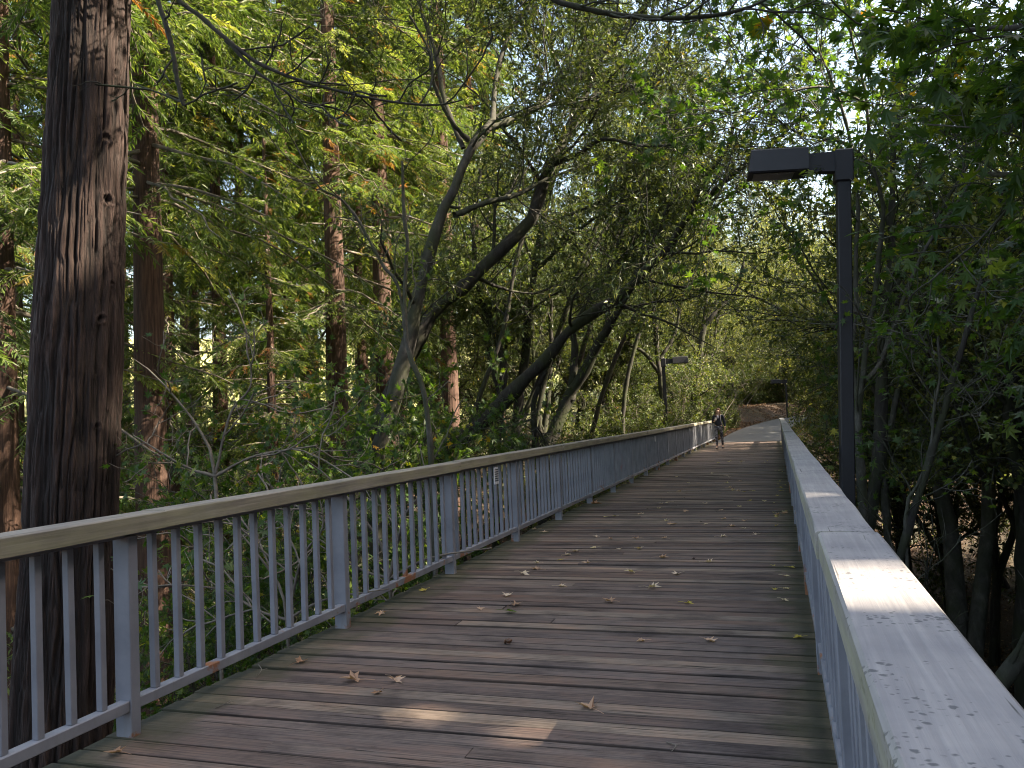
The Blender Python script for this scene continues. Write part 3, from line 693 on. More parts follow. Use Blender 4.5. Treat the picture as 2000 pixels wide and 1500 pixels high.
# openings cut into the canopy to let the sun reach a chosen spot: (point, radius)
OPEN = [((0.19, 2.02, 1.1), 0.24), ((-1.78, 3.93, 0), 0.13), ((-1.22, 3.86, 0), 0.13), ((-3.12, 1.9, 0.75), 0.42), ((-1.9, 3.3, 0), 0.16), ((-0.7, 3.55, 0), 0.12), ((-2.5, 36.4, 1.5), 0.3), ((-1.6, 41.0, 0), 0.55), ((-0.2, 40.6, 0), 0.5), ((0.19, 3.6, 1.1), 0.12)]
for _p, _r_ in ((W(1740, 945, 27), 0.8), (W(1985, 960, 18), 0.5), (W(1880, 1110, 13), 0.2), (W(1186, 700, 45), 1.6), (W(1095, 815, 22), 0.6), (W(875, 810, 32), 1.2), (W(760, 620, 27), 1.0), (W(760, 320, 27), 1.2), (W(660, 460, 24), 0.8), (W(1320, 780, 43), 2.0), (W(1030, 865, 30), 1.0), (W(935, 850, 34), 0.8), (W(1560, 775, 72), 1.0), (W(1350, 650, 50), 2.5), (W(1450, 440, 68), 4.5), (W(1390, 580, 60), 3.5), (W(1520, 560, 76), 4.0), (W(1570, 420, 70), 4.0), (W(1330, 380, 60), 3.5), (W(1930, 60, 8.5), 1.3), (W(1800, 60, 12), 1.0), (W(1960, 200, 11), 1.0), (W(1880, 160, 14), 1.2), (W(1700, 60, 14), 1.0), (W(1780, 130, 12), 1.6), (W(1560, 120, 13), 1.7), (W(1300, 180, 16), 1.8), (W(1150, 330, 17), 1.2), (W(1900, 420, 15), 0.9), (W(1300, 420, 24), 1.6), (W(950, 250, 16), 1.2)):
    _t = -_p[2]/SUNV[2]; _h = _p+SUNV*_t      # where that sunbeam would land on the deck
    if _r_ > 0.7 and -3.9-1.6*_r_ < _h[0] < 0.9+1.6*_r_ and _h[1] < 42 and _p[2] > 1.5: continue
    OPEN.append((tuple(_p), _r_))
def blocked(w):
    """True where a world point stands in the walkway's headroom or in one of the openings"""
    x, y, z = w[:, 0], w[:, 1], w[:, 2]
    bad = (x > -3.45) & (x < 0.42) & (z > -0.7) & (z < 2.9) & (y < 44) & (y > -3)
    bad |= (x > 0.9) & (x < 14) & (y < 26) & (z < 0.2-0.05*(y-10)) & (z > -5)
    far = (y > 41) & (y < 86) & (z < 5.5) & (x > -6) & (x < 36)
    if far.any():
        pd_, pz_ = path_dist(x[far], y[far]); bad[far] |= (pd_ < 1.75) & (z[far]-pz_ < 2.9)
    for p, r in OPEN:
        q = w-np.array(p); t = q@SUNV; d2 = (q*q).sum(1)-t*t; bad |= (d2 < r*r) & (t > (0.35 if r < 0.7 else (3.0 if r < 2.4 else 5.0)))
    return bad
def pruned(me, Mx):
    n = len(me.vertices); co = np.empty(n*3, np.float32); me.vertices.foreach_get('co', co); co = co.reshape(-1, 3)
    w = co@Mx[:3, :3].T+Mx[:3, 3]; bad = blocked(w)
    if not bad.any(): return me
    nf = len(me.polygons); tot = np.empty(nf, np.int32); me.polygons.foreach_get('loop_total', tot); li = np.empty(int(tot.sum()), np.int32); me.loops.foreach_get('vertex_index', li)
    st = np.concatenate([[0], np.cumsum(tot)[:-1]]); keep = ~np.logical_or.reduceat(bad[li], st)
    if keep.all(): return me
    at = None
    if 'v' in me.attributes: at = np.empty(n, np.float32); me.attributes['v'].data.foreach_get('value', at)
    used = np.zeros(n, bool); used[li[np.repeat(keep, tot)]] = True; mp = np.cumsum(used)-1
    faces = []
    for k in np.unique(tot):
        m = keep & (tot == k)
        if m.any(): faces.append(mp[li[np.repeat(m, tot)]].reshape(-1, k))
    if not faces: return None
    sm = me.polygons[0].use_smooth
    return make_mesh(me.name, co[used], faces, list(me.materials), None if at is None else at[used], sm)
def prune_tree(t, skip_trunk=True):
    Mx = np.array(Matrix.Translation(t.location) @ t.rotation_euler.to_matrix().to_4x4() @ Matrix.Diagonal((*t.scale, 1)))
    for ch in list(t.children):
        if ch.name.startswith('trunk'): continue
        me = pruned(ch.data, Mx)
        if me is None: bpy.data.objects.remove(ch)
        elif me is not ch.data: ch.data = me
def place(kit, name, label, cat, x, y, rz=None, s=1.0, group=None, dz=0.0, sx=None, skip=()):
    z = float(terr(x, y))+dz
    t = thing(name, label, cat, (x, y, z), random.random()*6.28 if rz is None else rz, group, s)
    if sx: t.scale = (s*sx, s*sx, s)
    for part in ('trunk', 'limbs', 'crown'):
        if part in skip: continue
        link(part, kit[part], t)
    prune_tree(t)
    return t
def pxy(px, D, py=800):
    w = W(px, py, D); return w[0], w[1]

# ------------------------------------------------------------------ the big redwood beside the railing
rng = np.random.default_rng(5)
NRB = W(168, 640, 8.75); nx, ny = float(NRB[0]), float(NRB[1]); ng = float(terr(nx, ny))-0.3
big = thing('redwood_tree', 'massive furrowed redwood trunk right behind the railing at far left', 'redwood', (nx, ny, ng))
ns_, nzv = 460, np.concatenate([np.linspace(0, 14.5, 900), np.linspace(14.9, 30, 30)])
th = np.arange(ns_)/ns_*2*np.pi; TH, ZV = np.meshgrid(th, nzv)
base_r = 0.418-0.015*(ZV+ng-1.5)+0.16*np.exp(-ZV/1.2)
def bark_relief(TH, ZV, R):
    ax = np.stack([np.cos(TH)*R, np.sin(TH)*R, ZV], -1)
    wv = (vnoise(ax*np.array([3, 3, 0.9])+9)-0.5)
    def rid(fr, fz, o):
        p = ax*np.array([fr, fr, fz])+o; p[..., 0] += wv*1.4; p[..., 1] -= wv*1.1
        return np.abs(2*vnoise(p)-1)
    a = rid(15, 0.75, 3); b = rid(36, 2.6, 17); c = vnoise(ax*np.array([70, 70, 7.0])); d = vnoise(ax*np.array([1.6, 1.6, 0.35])+2)
    plates = np.minimum(a*2.6, 1.0); fine = np.minimum(b*2.2, 1.0)
    return 0.040*plates+0.020*fine+0.014*c+0.05*(d-0.5)
rel = bark_relief(TH, ZV, base_r)
for (ka, kz, ks, kt) in ((-0.10, 4.62, 0.8, .3), (0.05, 3.97, 1.0, .5), (-0.1, 2.72, 0.75, -.3), (-0.1, 1.62, 0.6, .2), (0.35, 5.35, 0.8, 0), (0.4, 3.1, 0.5, 0.4)):
    a0 = math.atan2(-ny, -nx)+0.0-ka*0; a0 = math.atan2(0-ny, 0-nx)+0.55+ka*0.5
    zz = kz-ng; da = (TH-a0+np.pi) % (2*np.pi)-np.pi; q = np.hypot((da*0.45+(ZV-zz)*kt)/(0.055*ks), (ZV-zz)/(0.05*ks))*(0.75+0.5*vnoise(np.stack([da*20, ZV*9, ZV*0+kz], -1)))
    rel += 0.022*ks*np.exp(-((q-1.25)/0.45)**2)-0.035*ks*np.exp(-(q/0.8)**2)
RR = base_r+rel-0.03
v = np.stack([np.cos(TH)*RR, np.sin(TH)*RR, ZV], -1); lean_ = 0.062*(ZV+ng-4.0); v[..., 0] += 0.02*np.sin(ZV*0.3)+lean_*_r0[0]; v[..., 1] += lean_*_r0[1]
a_, b_ = np.meshgrid(np.arange(len(nzv)-1), np.arange(ns_), indexing='ij')
tf = np.stack([a_*ns_+b_, a_*ns_+(b_+1) % ns_, (a_+1)*ns_+(b_+1) % ns_, (a_+1)*ns_+b_], -1).reshape(-1, 4)
def big_bark():
    m, t, b = new_mat('furrowed_redwood_bark')
    at = N(t, 'ShaderNodeAttribute', attribute_name='v')
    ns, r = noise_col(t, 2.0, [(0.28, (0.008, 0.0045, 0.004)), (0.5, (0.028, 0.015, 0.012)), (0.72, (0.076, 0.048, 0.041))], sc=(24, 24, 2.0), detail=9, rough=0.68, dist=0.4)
    rr = ramp(t, [(0.15, (0.30, 0.20, 0.17)), (0.6, (0.9, 0.85, 0.82)), (1.0, (1.35, 1.3, 1.28))]); t.links.new(at.outputs['Fac'], rr.inputs[0])  # furrow shade put into the colour: deeper relief is painted darker
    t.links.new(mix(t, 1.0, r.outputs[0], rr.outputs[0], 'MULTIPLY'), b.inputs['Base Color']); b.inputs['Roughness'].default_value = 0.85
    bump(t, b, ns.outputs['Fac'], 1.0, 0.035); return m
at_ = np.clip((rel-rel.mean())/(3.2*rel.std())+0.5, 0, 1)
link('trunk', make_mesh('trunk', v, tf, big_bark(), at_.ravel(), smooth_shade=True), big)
BRV = redwood_variant(26, 0.3, 13.0, 4.2, 90, 51)
for part in ('limbs', 'crown'): link(part, BRV[part], big)

# ------------------------------------------------------------------ other redwoods
RG = 'redwood trunks standing in the ravine on the left'
def redwood(px, D, wpx, kind, label, group=None, z=None):
    w = W(px, 700, D); kit = RW[kind]; r = wpx/2*D/F_PX
    s = 1.15; t = place(kit, 'redwood_tree', label, 'redwood', w[0], w[1], None, s, group, sx=None)
    r0 = (0.36, 0.40, 0.30)[kind]; k = r/(r0*0.80*s)
    for ch in t.children:
        if ch.name.startswith('trunk'): ch.scale = (k, k, 1)
    return t
for i, (px, D, w, k, lab) in enumerate([
    (290, 17, 56, 1, 'dark thick redwood trunk just right of the massive furrowed one'),
    (656, 24, 42, 0, 'straight reddish redwood with a sunlit right edge, left of centre'),
    (752, 27, 37, 1, 'reddish brown redwood second right of the dark thick trunk, lit in patches'),
    (876, 32, 30, 0, 'redwood with a bright orange sunlit foot behind the leaning dark trunk'),
    (6, 15.5, 44, 2, 'sunlit brown redwood cut by the left edge of the picture'),
    (36, 26, 17, 0, 'slim redwood between the left edge and the massive furrowed trunk'),
    (706, 34, 17, 1, 'slim dark redwood standing between the two reddish redwoods'),
    (531, 36, 14, 2, 'thin dark redwood with bright clearing showing on both sides'),
    (566, 30, 19, 0, 'thin redwood half hidden by boughs left of the straight reddish one'),
    (478, 33, 20, 1, 'shadowed slim redwood among drooping boughs'),
    (938, 45, 17, 2, 'slim dark redwood silhouetted before the bright clearing'),
    (380, 38, 18, 0, 'deep shaded redwood far behind the dark thick trunk'),
    (1186, 46, 15, 1, 'pale straight trunk with tan drooping sprays behind the twin leaning stems'),
    (820, 52, 15, 2, 'far redwood glimpsed between the patchy one and the grey forked tree'),
    (615, 50, 14, 0, 'far redwood left of the straight reddish redwood')]):
    redwood(px, D, w, k, lab)
rs = np.random.default_rng(77)
for i in range(23):
    px = rs.uniform(-250, 1000); D = rs.uniform(40, 85)
    w = W(px, 760, D)
    if w[0] > -7: continue
    place(RW[i % 3], 'redwood_tree', 'distant redwood of the dim wood beyond the ravine', 'redwood', w[0], w[1], None, rs.uniform(0.9, 1.35), 'distant redwoods of the wood beyond the ravine')
for px, D, s in ((330, 24, 0.9), (430, 26, 1.0), (-90, 21, 1.0), (100, 33, 1.1), (200, 28, 1.0), (600, 40, 1.1), (530, 21, 0.62)):
    w = W(px, 760, D); place(RW[2], 'redwood_tree', 'young redwood with long drooping boughs among the big trunks on the left', 'redwood', w[0], w[1], None, s, 'young redwoods with drooping boughs')

# ------------------------------------------------------------------ trees traced along their stems
def traced(name, label, cat, stems, seed, tpl, size, leafmat, bark, lv=(5, 5, 6, 8), L=(2.2, 1.0, 0.45), t0=0.35, up=0.15, wig=0.2, nz=1.0, droop=0.1, ground=True, group=None, ang=50, sides=12, bare=False, lspread=0.03, tipfrac=0.35):
    global rng
    rng = np.random.default_rng(seed)
    S = []
    for si, st in enumerate(stems):
        pts = []; rad = []
        for q in st:
            if q[0] == 'w': pts.append(np.array(q[1:4], float)); rad.append(q[4])
            else: pts.append(W(q[0], q[1], q[2])); rad.append(q[3]*0.41*q[2]/F_PX)
        if si == 0 and ground:
            b = pts[0]; g = float(terr(b[0], b[1])); 
            if b[2] > g-0.1:
                d = pts[0]-pts[1]; h = np.array([d[0], d[1], 0])*0.35
                nst = max(1, int((b[2]-g)/1.5))
                e = np.array([b[0]+h[0], b[1]+h[1], 0]); e[2] = float(terr(e[0], e[1]))-0.25
                pre = [e+(b-e)*(k/ (nst+1)) for k in range(nst+1)]
                pts = pre+pts; rad = [rad[0]*1.3*(1-0.2*k/(nst+1)) for k in range(nst+1)]+rad
        S.append((np.array(pts), np.array(rad)))
    root = S[0][0][0].copy(); t = thing(name, label, cat, root, 0, group)
    m = 40; P = []; R = []
    for p, r in S:
        a, b = resample(p-root, r, m); P.append(a+rng.normal(size=a.shape)*b[:, None]*0.10); R.append(b*(1+0.10*rng.normal(size=m)))
    P = np.array(P); R = np.array(R)
    A, RA = sub(P, R, lv[0], t0, 1.0, L[0], 0.4, ang, up, wig*0.8, 8, tipfrac, 0.25)
    B, RB = sub(A, RA, lv[1], 0.15, 1.0, L[1], 0.4, 48, up*0.5, wig, 6, 0.5, 0.3)
    D, RD = sub(B, RB, lv[2], 0.15, 1.0, L[2], 0.4, 48, 0.05, wig*1.1, 4, 0.5, 0.4)
    def clear(Q, RQ):
        w = Q+root; bad = ((w[..., 0] > -3.4) & (w[..., 0] < 0.45) & (w[..., 2] > -0.6) & (w[..., 2] < 2.7) & (w[..., 1] < 44)).any(1); return Q[~bad], RQ[~bad]
    A, RA = clear(A, RA); B, RB = clear(B, RB); D, RD = clear(D, RD)
    cl = lambda r, a, b: np.clip(r, a, b)
    lg = [(A, cl(RA, 0.008, 0.06), 6), (B, cl(RB, 0.005, 0.02), 4), (D, cl(RD, 0.003, 0.008), 3)]
    if bare or lv[3] < 3 or sides == 8: link('trunk', tube_mesh('trunk', [(P, R, sides)]+[g_ for g_ in lg if len(g_[0])], bark), t)
    else: link('trunk', tube_mesh('trunk', [(P, R, sides)], bark), t); link('limbs', tube_mesh('limbs', lg, bark), t)
    if not bare:
        bs = [put_leaves(D, lv[3], 0.2, lspread, size, 0.35, tpl, nz, 0.6, droop), put_leaves(B, max(1, lv[3]//2), 0.5, lspread, size, 0.35, tpl, nz, 0.6, droop)]
        v, f, at = cat_leaves(bs); link('crown', make_mesh('crown', v, f, leafmat, at), t)
    prune_tree(t)
    return t
bay = dict(tpl=BAYL, size=0.115, leafmat=M['bay_leaf'], bark=M['dark_bark'])
oak = dict(tpl=OVAL, size=0.07, leafmat=M['oak_leaf'], bark=M['dark_bark'])
mpl = dict(tpl=MAPLE, size=0.19, leafmat=M['maple_leaf'], bark=M['grey_bark'], nz=1.3, droop=0.35)

traced('bay_tree', 'dark bay tree leaning right from behind the fork up to the top centre', 'bay tree',
       [[(700, 925, 16, 42), (800, 690, 16, 38), (860, 596, 16, 34), (902, 564, 16, 33), (986, 480, 16.2, 30), (1045, 420, 16.4, 30), (1055, 370, 16.5, 27), (1077, 322, 16.6, 25), (1101, 276, 16.8, 25), (1129, 224, 17, 24), (1150, 168, 17, 20), (1168, 115, 17, 18), (1210, 70, 17, 15), (1250, 25, 17, 14), (1310, -60, 17, 10)],
        [(1129, 224, 17, 14), (1160, 190, 16.8, 13), (1210, 178, 16.6, 11), (1250, 160, 16.5, 7)],
        [(1150, 168, 17, 14), (1135, 140, 17, 12), (1143, 80, 17, 10), (1144, 20, 17, 9), (1150, -60, 17, 7)],
        [(1125, 225, 17, 12), (1062, 60, 17.5, 10), (1020, 10, 18, 8), (990, -40, 18, 6)],
        [(1077, 322, 16.6, 15), (1130, 300, 16, 11), (1180, 272, 15.5, 9), (1260, 285, 15, 7), (1340, 280, 14.5, 5)],
        [(1040, 215, 17, 14), (1100, 170, 17.2, 12), (1150, 140, 17.5, 8)]], 101, **bay, lv=(11, 7, 7, 6), L=(2.4, 1.2, 0.55), t0=0.55)
traced('bay_tree', 'long dark bay trunk slanting far over the railing towards the near lamp head', 'bay tree',
       [[(840, 905, 20, 40), (909, 851, 20, 36), (954, 816, 19.8, 36), (986, 781, 19.6, 34), (1035, 732, 19.4, 32), (1077, 690, 19.2, 30), (1115, 644, 19, 28), (1147, 620, 18.8, 27), (1210, 581, 18.5, 25), (1245, 543, 18.2, 22), (1280, 511, 18, 20), (1311, 480, 18, 18), (1335, 434, 17.8, 17), (1370, 395, 17.6, 15), (1405, 367, 17.4, 14), (1440, 332, 17.2, 12), (1500, 290, 17, 10), (1560, 230, 16.8, 6)],
        [(1335, 434, 17.8, 11), (1385, 340, 17.5, 9), (1420, 290, 17.3, 8), (1440, 215, 17, 6)],
        [(1077, 690, 19.2, 13), (1059, 739, 19.4, 13), (1045, 777, 19.6, 13), (1042, 812, 19.7, 14), (1049, 880, 19.8, 15)]], 102, **bay, lv=(10, 7, 7, 5), L=(2.4, 1.2, 0.55), t0=0.6)
traced('bay_tree', 'dark bay stem with a sunlit mossy foot leaning right beneath the long slanting trunk', 'bay tree',
       [[(1062, 880, 22, 34), (1080, 851, 22, 32), (1105, 788, 22, 28), (1140, 725, 21.8, 25), (1175, 662, 21.5, 22), (1203, 613, 21, 19), (1240, 545, 21, 16), (1290, 440, 21, 13), (1330, 350, 21, 10), (1350, 260, 21, 6)],
        [(1115, 780, 22, 20), (1122, 700, 22, 18), (1122, 637, 22, 15), (1150, 590, 22, 12), (1175, 550, 22, 11), (1203, 490, 22, 9), (1225, 420, 22, 6)],
        [(1070, 860, 22, 18), (1098, 800, 23, 14), (1180, 640, 23.5, 9), (1195, 560, 24, 7)]], 103, **bay, lv=(10, 7, 8, 13), L=(2.4, 1.1, 0.5), t0=0.6)
traced('bay_tree', 'grey barked forked tree leaning right in the middle of the wood', 'bay tree',
       [[(735, 900, 14.5, 36), (775, 760, 14.5, 35), (804, 637, 14.5, 33), (815, 575, 14.5, 31), (832, 518, 14.5, 30), (860, 420, 14.5, 27), (888, 367, 14.6, 25), (916, 297, 14.8, 23), (940, 265, 15, 24), (961, 240, 15.2, 16), (964, 200, 15.4, 13), (972, 140, 15.6, 12), (993, 70, 15.8, 11), (1028, 17, 16, 9), (1080, -50, 16, 7)],
        [(925, 280, 15, 22), (950, 252, 15, 22), (1000, 235, 15.2, 18), (1060, 200, 15.5, 14), (1100, 165, 16, 9)],
        [(888, 420, 14.6, 16), (951, 395, 14.8, 13), (1010, 380, 15, 11), (1070, 348, 15.2, 7)],
        [(905, 290, 14.8, 14), (870, 200, 15, 12), (850, 100, 15.3, 11), (820, 10, 15.6, 9), (810, -60, 16, 6)],
        [(916, 275, 14.8, 12), (880, 235, 14.5, 10), (850, 170, 14.3, 9), (838, 100, 14, 7), (800, 30, 14, 5)]], 104, tpl=BAYL, size=0.115, leafmat=M['bay_leaf'], bark=M['mid_bark'], lv=(9, 7, 7, 9), L=(2.2, 1.0, 0.5), t0=0.45)
traced('bay_tree', 'slim crooked dark stem left of the long slanting trunk', 'bay tree',
       [[(966, 890, 23, 22), (975, 830, 23, 21), (979, 774, 23, 21), (984, 718, 23, 19), (965, 644, 23, 17), (947, 602, 23, 15), (930, 540, 23, 12), (925, 440, 23, 10), (940, 330, 23, 7)],
        [(979, 774, 23, 14), (962, 720, 23, 13), (954, 680, 23, 10), (958, 600, 23, 8)]], 105, **bay, lv=(11, 7, 8, 14), L=(2.0, 0.9, 0.45), t0=0.55)
traced('bay_tree', 'upright dark stem crossing behind the long slanting trunk', 'bay tree',
       [[(1003, 890, 24, 27), (1012, 790, 24, 25), (1021, 725, 24, 23), (1028, 683, 24, 22), (1030, 620, 24, 21), (1040, 550, 24, 19), (1059, 448, 24, 17), (1073, 367, 24, 16), (1105, 273, 24, 14), (1125, 180, 24, 10), (1130, 90, 24, 6)],
        [(1060, 445, 24, 10), (1100, 425, 24, 9), (1180, 390, 24, 8), (1240, 350, 24, 6)],
        [(1045, 530, 24, 10), (1130, 450, 23.5, 8), (1200, 400, 23, 7), (1290, 350, 23, 5)]], 106, **bay, lv=(11, 8, 8, 14), L=(2.4, 1.1, 0.5), t0=0.52)
for i, (pts, lab) in enumerate([
    ([(1000, 880, 26, 15), (1045, 760, 26, 13), (1095, 640, 26, 12), (1135, 520, 26, 11), (1190, 380, 26, 9), (1260, 230, 26, 7), (1300, 120, 26, 4)], 'slim black stem bending right just behind the upright dark one'),
    ([(1075, 880, 27, 14), (1120, 740, 27, 12), (1165, 600, 27, 11), (1200, 470, 27, 10), (1225, 330, 27, 8), (1235, 180, 27, 6), (1230, 60, 27, 4)], 'slim black stem rising between the mossy foot and the dark shrub'),
    ([(1150, 880, 28, 12), (1180, 760, 28, 11), (1230, 640, 28, 10), (1300, 530, 28, 9), (1370, 430, 28, 7), (1430, 330, 28, 5)], 'thin black stem leaning towards the lamp head beneath the long slanting trunk'),
    ([(905, 900, 21, 13), (935, 780, 21, 12), (985, 640, 21, 11), (1010, 500, 21, 9), (1060, 340, 21, 8), (1110, 200, 21, 6), (1180, 60, 21, 4)], 'thin dark stem right of the forked grey tree'),
    ([(1040, 890, 30, 13), (1060, 760, 30, 12), (1110, 600, 30, 11), (1180, 450, 30, 9), (1290, 300, 30, 7), (1390, 170, 30, 5), (1440, 90, 30, 3)], 'thin dark stem arching far right above the long slanting trunk'),
    ([(1215, 850, 33, 11), (1225, 740, 33, 10), (1260, 620, 33, 9), (1320, 500, 33, 8), (1350, 380, 33, 6), (1370, 250, 33, 4)], 'thin dark stem left of the second lamp post')]):
    traced('bay_tree', lab, 'bay tree', [pts, [(q[0]+6*k, q[1]-12, q[2]+0.3, q[3]*0.6) for k, q in enumerate(pts[2:5])]+[(pts[4][0]+110, pts[4][1]-90, pts[4][2], 3)]], 150+i, tpl=BAYL, size=0.11, leafmat=M['bay_leaf'], bark=M['dark_bark'], lv=(9, 5, 5, 4), L=(1.9, 0.9, 0.45), t0=0.5, sides=8)
traced('bare_sapling', 'slender grey sapling with few leaves rising left of centre', 'sapling',
       [[(840, 860, 11.5, 13), (825, 755, 11.5, 12), (804, 704, 11.5, 12), (793, 655, 11.5, 11), (790, 550, 11.5, 9), (797, 480, 11.5, 9), (790, 430, 11.5, 9), (787, 370, 11.5, 8), (786, 315, 11.5, 6)],
        [(799, 690, 11.5, 8), (779, 564, 11.5, 8), (751, 522, 11.5, 8), (727, 480, 11.5, 7), (700, 430, 11.5, 7), (665, 388, 11.5, 6), (630, 371, 11.5, 5), (609, 343, 11.5, 4), (574, 276, 11.5, 3)]],
       107, **{**mpl, 'size': 0.13}, lv=(7, 3, 2, 1), L=(0.9, 0.4, 0.2), t0=0.25)
traced('oak_tree', 'dark stem with two forks beyond the left railing near the second lamp', 'oak',
       [[(1300, 850, 40, 16), (1290, 740, 40, 14), (1283, 690, 40, 13), (1280, 630, 40, 12), (1270, 560, 40, 10), (1285, 480, 40, 8), (1300, 400, 40, 5)],
        [(1290, 732, 40, 12), (1259, 690, 40, 9), (1224, 669, 40, 7), (1200, 640, 40, 5)],
        [(1290, 700, 40, 9), (1318, 650, 40, 8), (1330, 590, 40, 7), (1345, 520, 40, 5)]], 108, **{**oak, 'size': 0.09}, lv=(10, 7, 7, 9), L=(3.0, 1.4, 0.6), t0=0.35)
traced('oak_tree', 'dark curved trunk rising just left of the walking person', 'oak',
       [[(1340, 845, 44, 17), (1352, 790, 44, 16), (1363, 725, 44, 14), (1373, 648, 44, 12), (1390, 620, 44, 11), (1405, 602, 44, 10), (1440, 560, 44, 8), (1455, 500, 44, 6)],
        [(1373, 648, 44, 10), (1380, 560, 44, 9), (1370, 480, 44, 8), (1385, 400, 44, 6), (1410, 330, 44, 4)]], 109, **{**oak, 'size': 0.09}, lv=(13, 8, 7, 10), L=(3.2, 1.5, 0.6), t0=0.2)
# right side
traced('maple_tree', 'maple with smooth pale forked stem rising right behind the near lamp post', 'maple',
       [[(1690, 1040, 12.5, 22), (1684, 960, 12.5, 21), (1681, 935, 12.5, 20), (1677, 860, 12.5, 19), (1676, 781, 12.5, 19), (1688, 725, 12.5, 15), (1692, 655, 12.5, 13), (1706, 602, 12.5, 12), (1716, 500, 12.5, 11), (1725, 400, 12.3, 9), (1700, 300, 12, 8), (1690, 180, 12, 7), (1660, 60, 12, 5), (1640, -50, 12, 4)],
        [(1676, 781, 12.5, 14), (1664, 704, 12.5, 12), (1671, 600, 12.5, 11), (1672, 500, 12.5, 10), (1675, 380, 12.4, 8), (1650, 230, 12.2, 7), (1600, 100, 12, 5)],
        [(1688, 745, 12.5, 12), (1715, 715, 12.6, 11), (1745, 640, 12.8, 10), (1800, 500, 13, 8), (1880, 380, 13, 6), (1960, 250, 13, 4)],
        [(1690, 200, 12, 6), (1610, 170, 11.8, 6), (1520, 190, 11.6, 5), (1440, 260, 11.5, 3)]], 110, **{**mpl, 'size': 0.18}, lv=(9, 5, 5, 3), L=(2.0, 0.9, 0.4), t0=0.5, up=0.25)
traced('maple_tree', 'straight dark trunk with many upright limbs, third stem right of the lamp post', 'maple',
       [[(1695, 1060, 15, 34), (1702, 980, 15, 33), (1720, 865, 15, 30), (1722, 725, 15, 26), (1727, 620, 15, 23), (1737, 550, 15, 20), (1741, 455, 15, 17), (1744, 315, 15, 14), (1760, 200, 15, 11), (1790, 80, 15, 8), (1800, -40, 15, 5)],
        [(1730, 600, 15, 12), (1775, 510, 15, 11), (1850, 390, 15, 9), (1900, 300, 15, 7), (1930, 200, 15, 5)],
        [(1741, 455, 15, 10), (1700, 330, 15, 9), (1650, 280, 15, 8), (1560, 260, 15, 6), (1500, 220, 15, 4)]], 111, **{**mpl, 'bark': M['dark_bark']}, lv=(10, 6, 5, 4), L=(2.6, 1.1, 0.45), t0=0.42, up=0.25)
traced('maple_tree', 'thin leaning stem with a pale lower half right of the dark straight trunk', 'maple',
       [[(1725, 900, 17, 16), (1730, 865, 17, 15), (1744, 812, 17, 14), (1762, 725, 17, 13), (1780, 655, 17, 12), (1810, 560, 17, 10), (1850, 440, 17, 8), (1880, 330, 17, 6), (1900, 200, 17, 4)]], 112, **mpl, lv=(12, 5, 5, 3), L=(2.2, 0.9, 0.4), t0=0.4, up=0.25)
traced('bare_sapling', 'pale bare crooked stem over the litter slope on the right', 'sapling',
       [[(1768, 1010, 10, 9), (1790, 950, 10, 8), (1818, 882, 10, 7), (1822, 820, 10, 7), (1836, 730, 10, 6), (1832, 648, 10, 5), (1850, 560, 10, 4)],
        [(1838, 725, 10, 5), (1800, 660, 10, 4), (1770, 610, 10, 2.5)],
        [(1818, 882, 10, 5), (1850, 800, 10, 4), (1900, 740, 10, 3)]], 113, **{**mpl, 'size': 0.13}, lv=(7, 4, 3, 1), L=(1.1, 0.5, 0.25), t0=0.2, up=0.1, ang=60)
traced('maple_tree', 'stem leaning steeply right low on the litter slope', 'maple',
       [[(1745, 1160, 10, 22), (1775, 1030, 10, 20), (1815, 900, 10, 18), (1850, 780, 10, 15), (1890, 640, 10, 12), (1930, 500, 10, 8)]], 114, **{**mpl, 'size': 0.15, 'bark': M['dark_bark']}, lv=(8, 5, 5, 2), L=(1.6, 0.8, 0.35), t0=0.35, ang=60)
traced('fallen_limb', 'thick dark limb with a sunlit underside at the lower right corner', 'limb',
       [[(1925, 1400, 6.5, 42), (1950, 1345, 6.5, 40), (1993, 1280, 6.5, 36), (2080, 1120, 6.8, 30)]], 115, tpl=BAYL, size=0.1, leafmat=M['bay_leaf'], bark=M['dark_bark'], lv=(4, 3, 3, 2), L=(0.8, 0.4, 0.2), t0=0.4, bare=True, ground=True)
# the near maple whose boughs fill the upper right corner; its foot is outside the frame
def wp(*a): return ('w', *a)
traced('maple_tree', 'near maple whose big green leaves fill the upper right corner', 'maple',
       [[wp(5.0, 4.6, -3.5, 0.16), wp(4.9, 4.8, -0.5, 0.14), wp(4.6, 5.1, 2.0, 0.12), wp(3.6, 5.9, 4.0, 0.08), wp(2.4, 7.0, 5.0, 0.05), wp(1.4, 8.2, 5.6, 0.02)],
        [wp(4.7, 5.0, 1.2, 0.07), wp(3.7, 6.1, 2.4, 0.05), wp(2.7, 7.2, 3.1, 0.035), wp(1.9, 8.2, 3.5, 0.02)],
        [wp(4.6, 5.1, 2.0, 0.07), wp(3.4, 6.1, 3.3, 0.05), wp(2.3, 7.0, 4.2, 0.03), wp(1.4, 7.8, 4.7, 0.015)],
        [wp(4.8, 4.9, 0.4, 0.06), wp(4.3, 6.3, 1.5, 0.04), wp(3.7, 7.6, 2.1, 0.025), wp(3.2, 8.6, 2.3, 0.015)]], 116, **{**mpl, 'size': 0.19}, lv=(9, 5, 4, 5), L=(1.3, 0.7, 0.3), t0=0.4, up=0.1, ground=False)
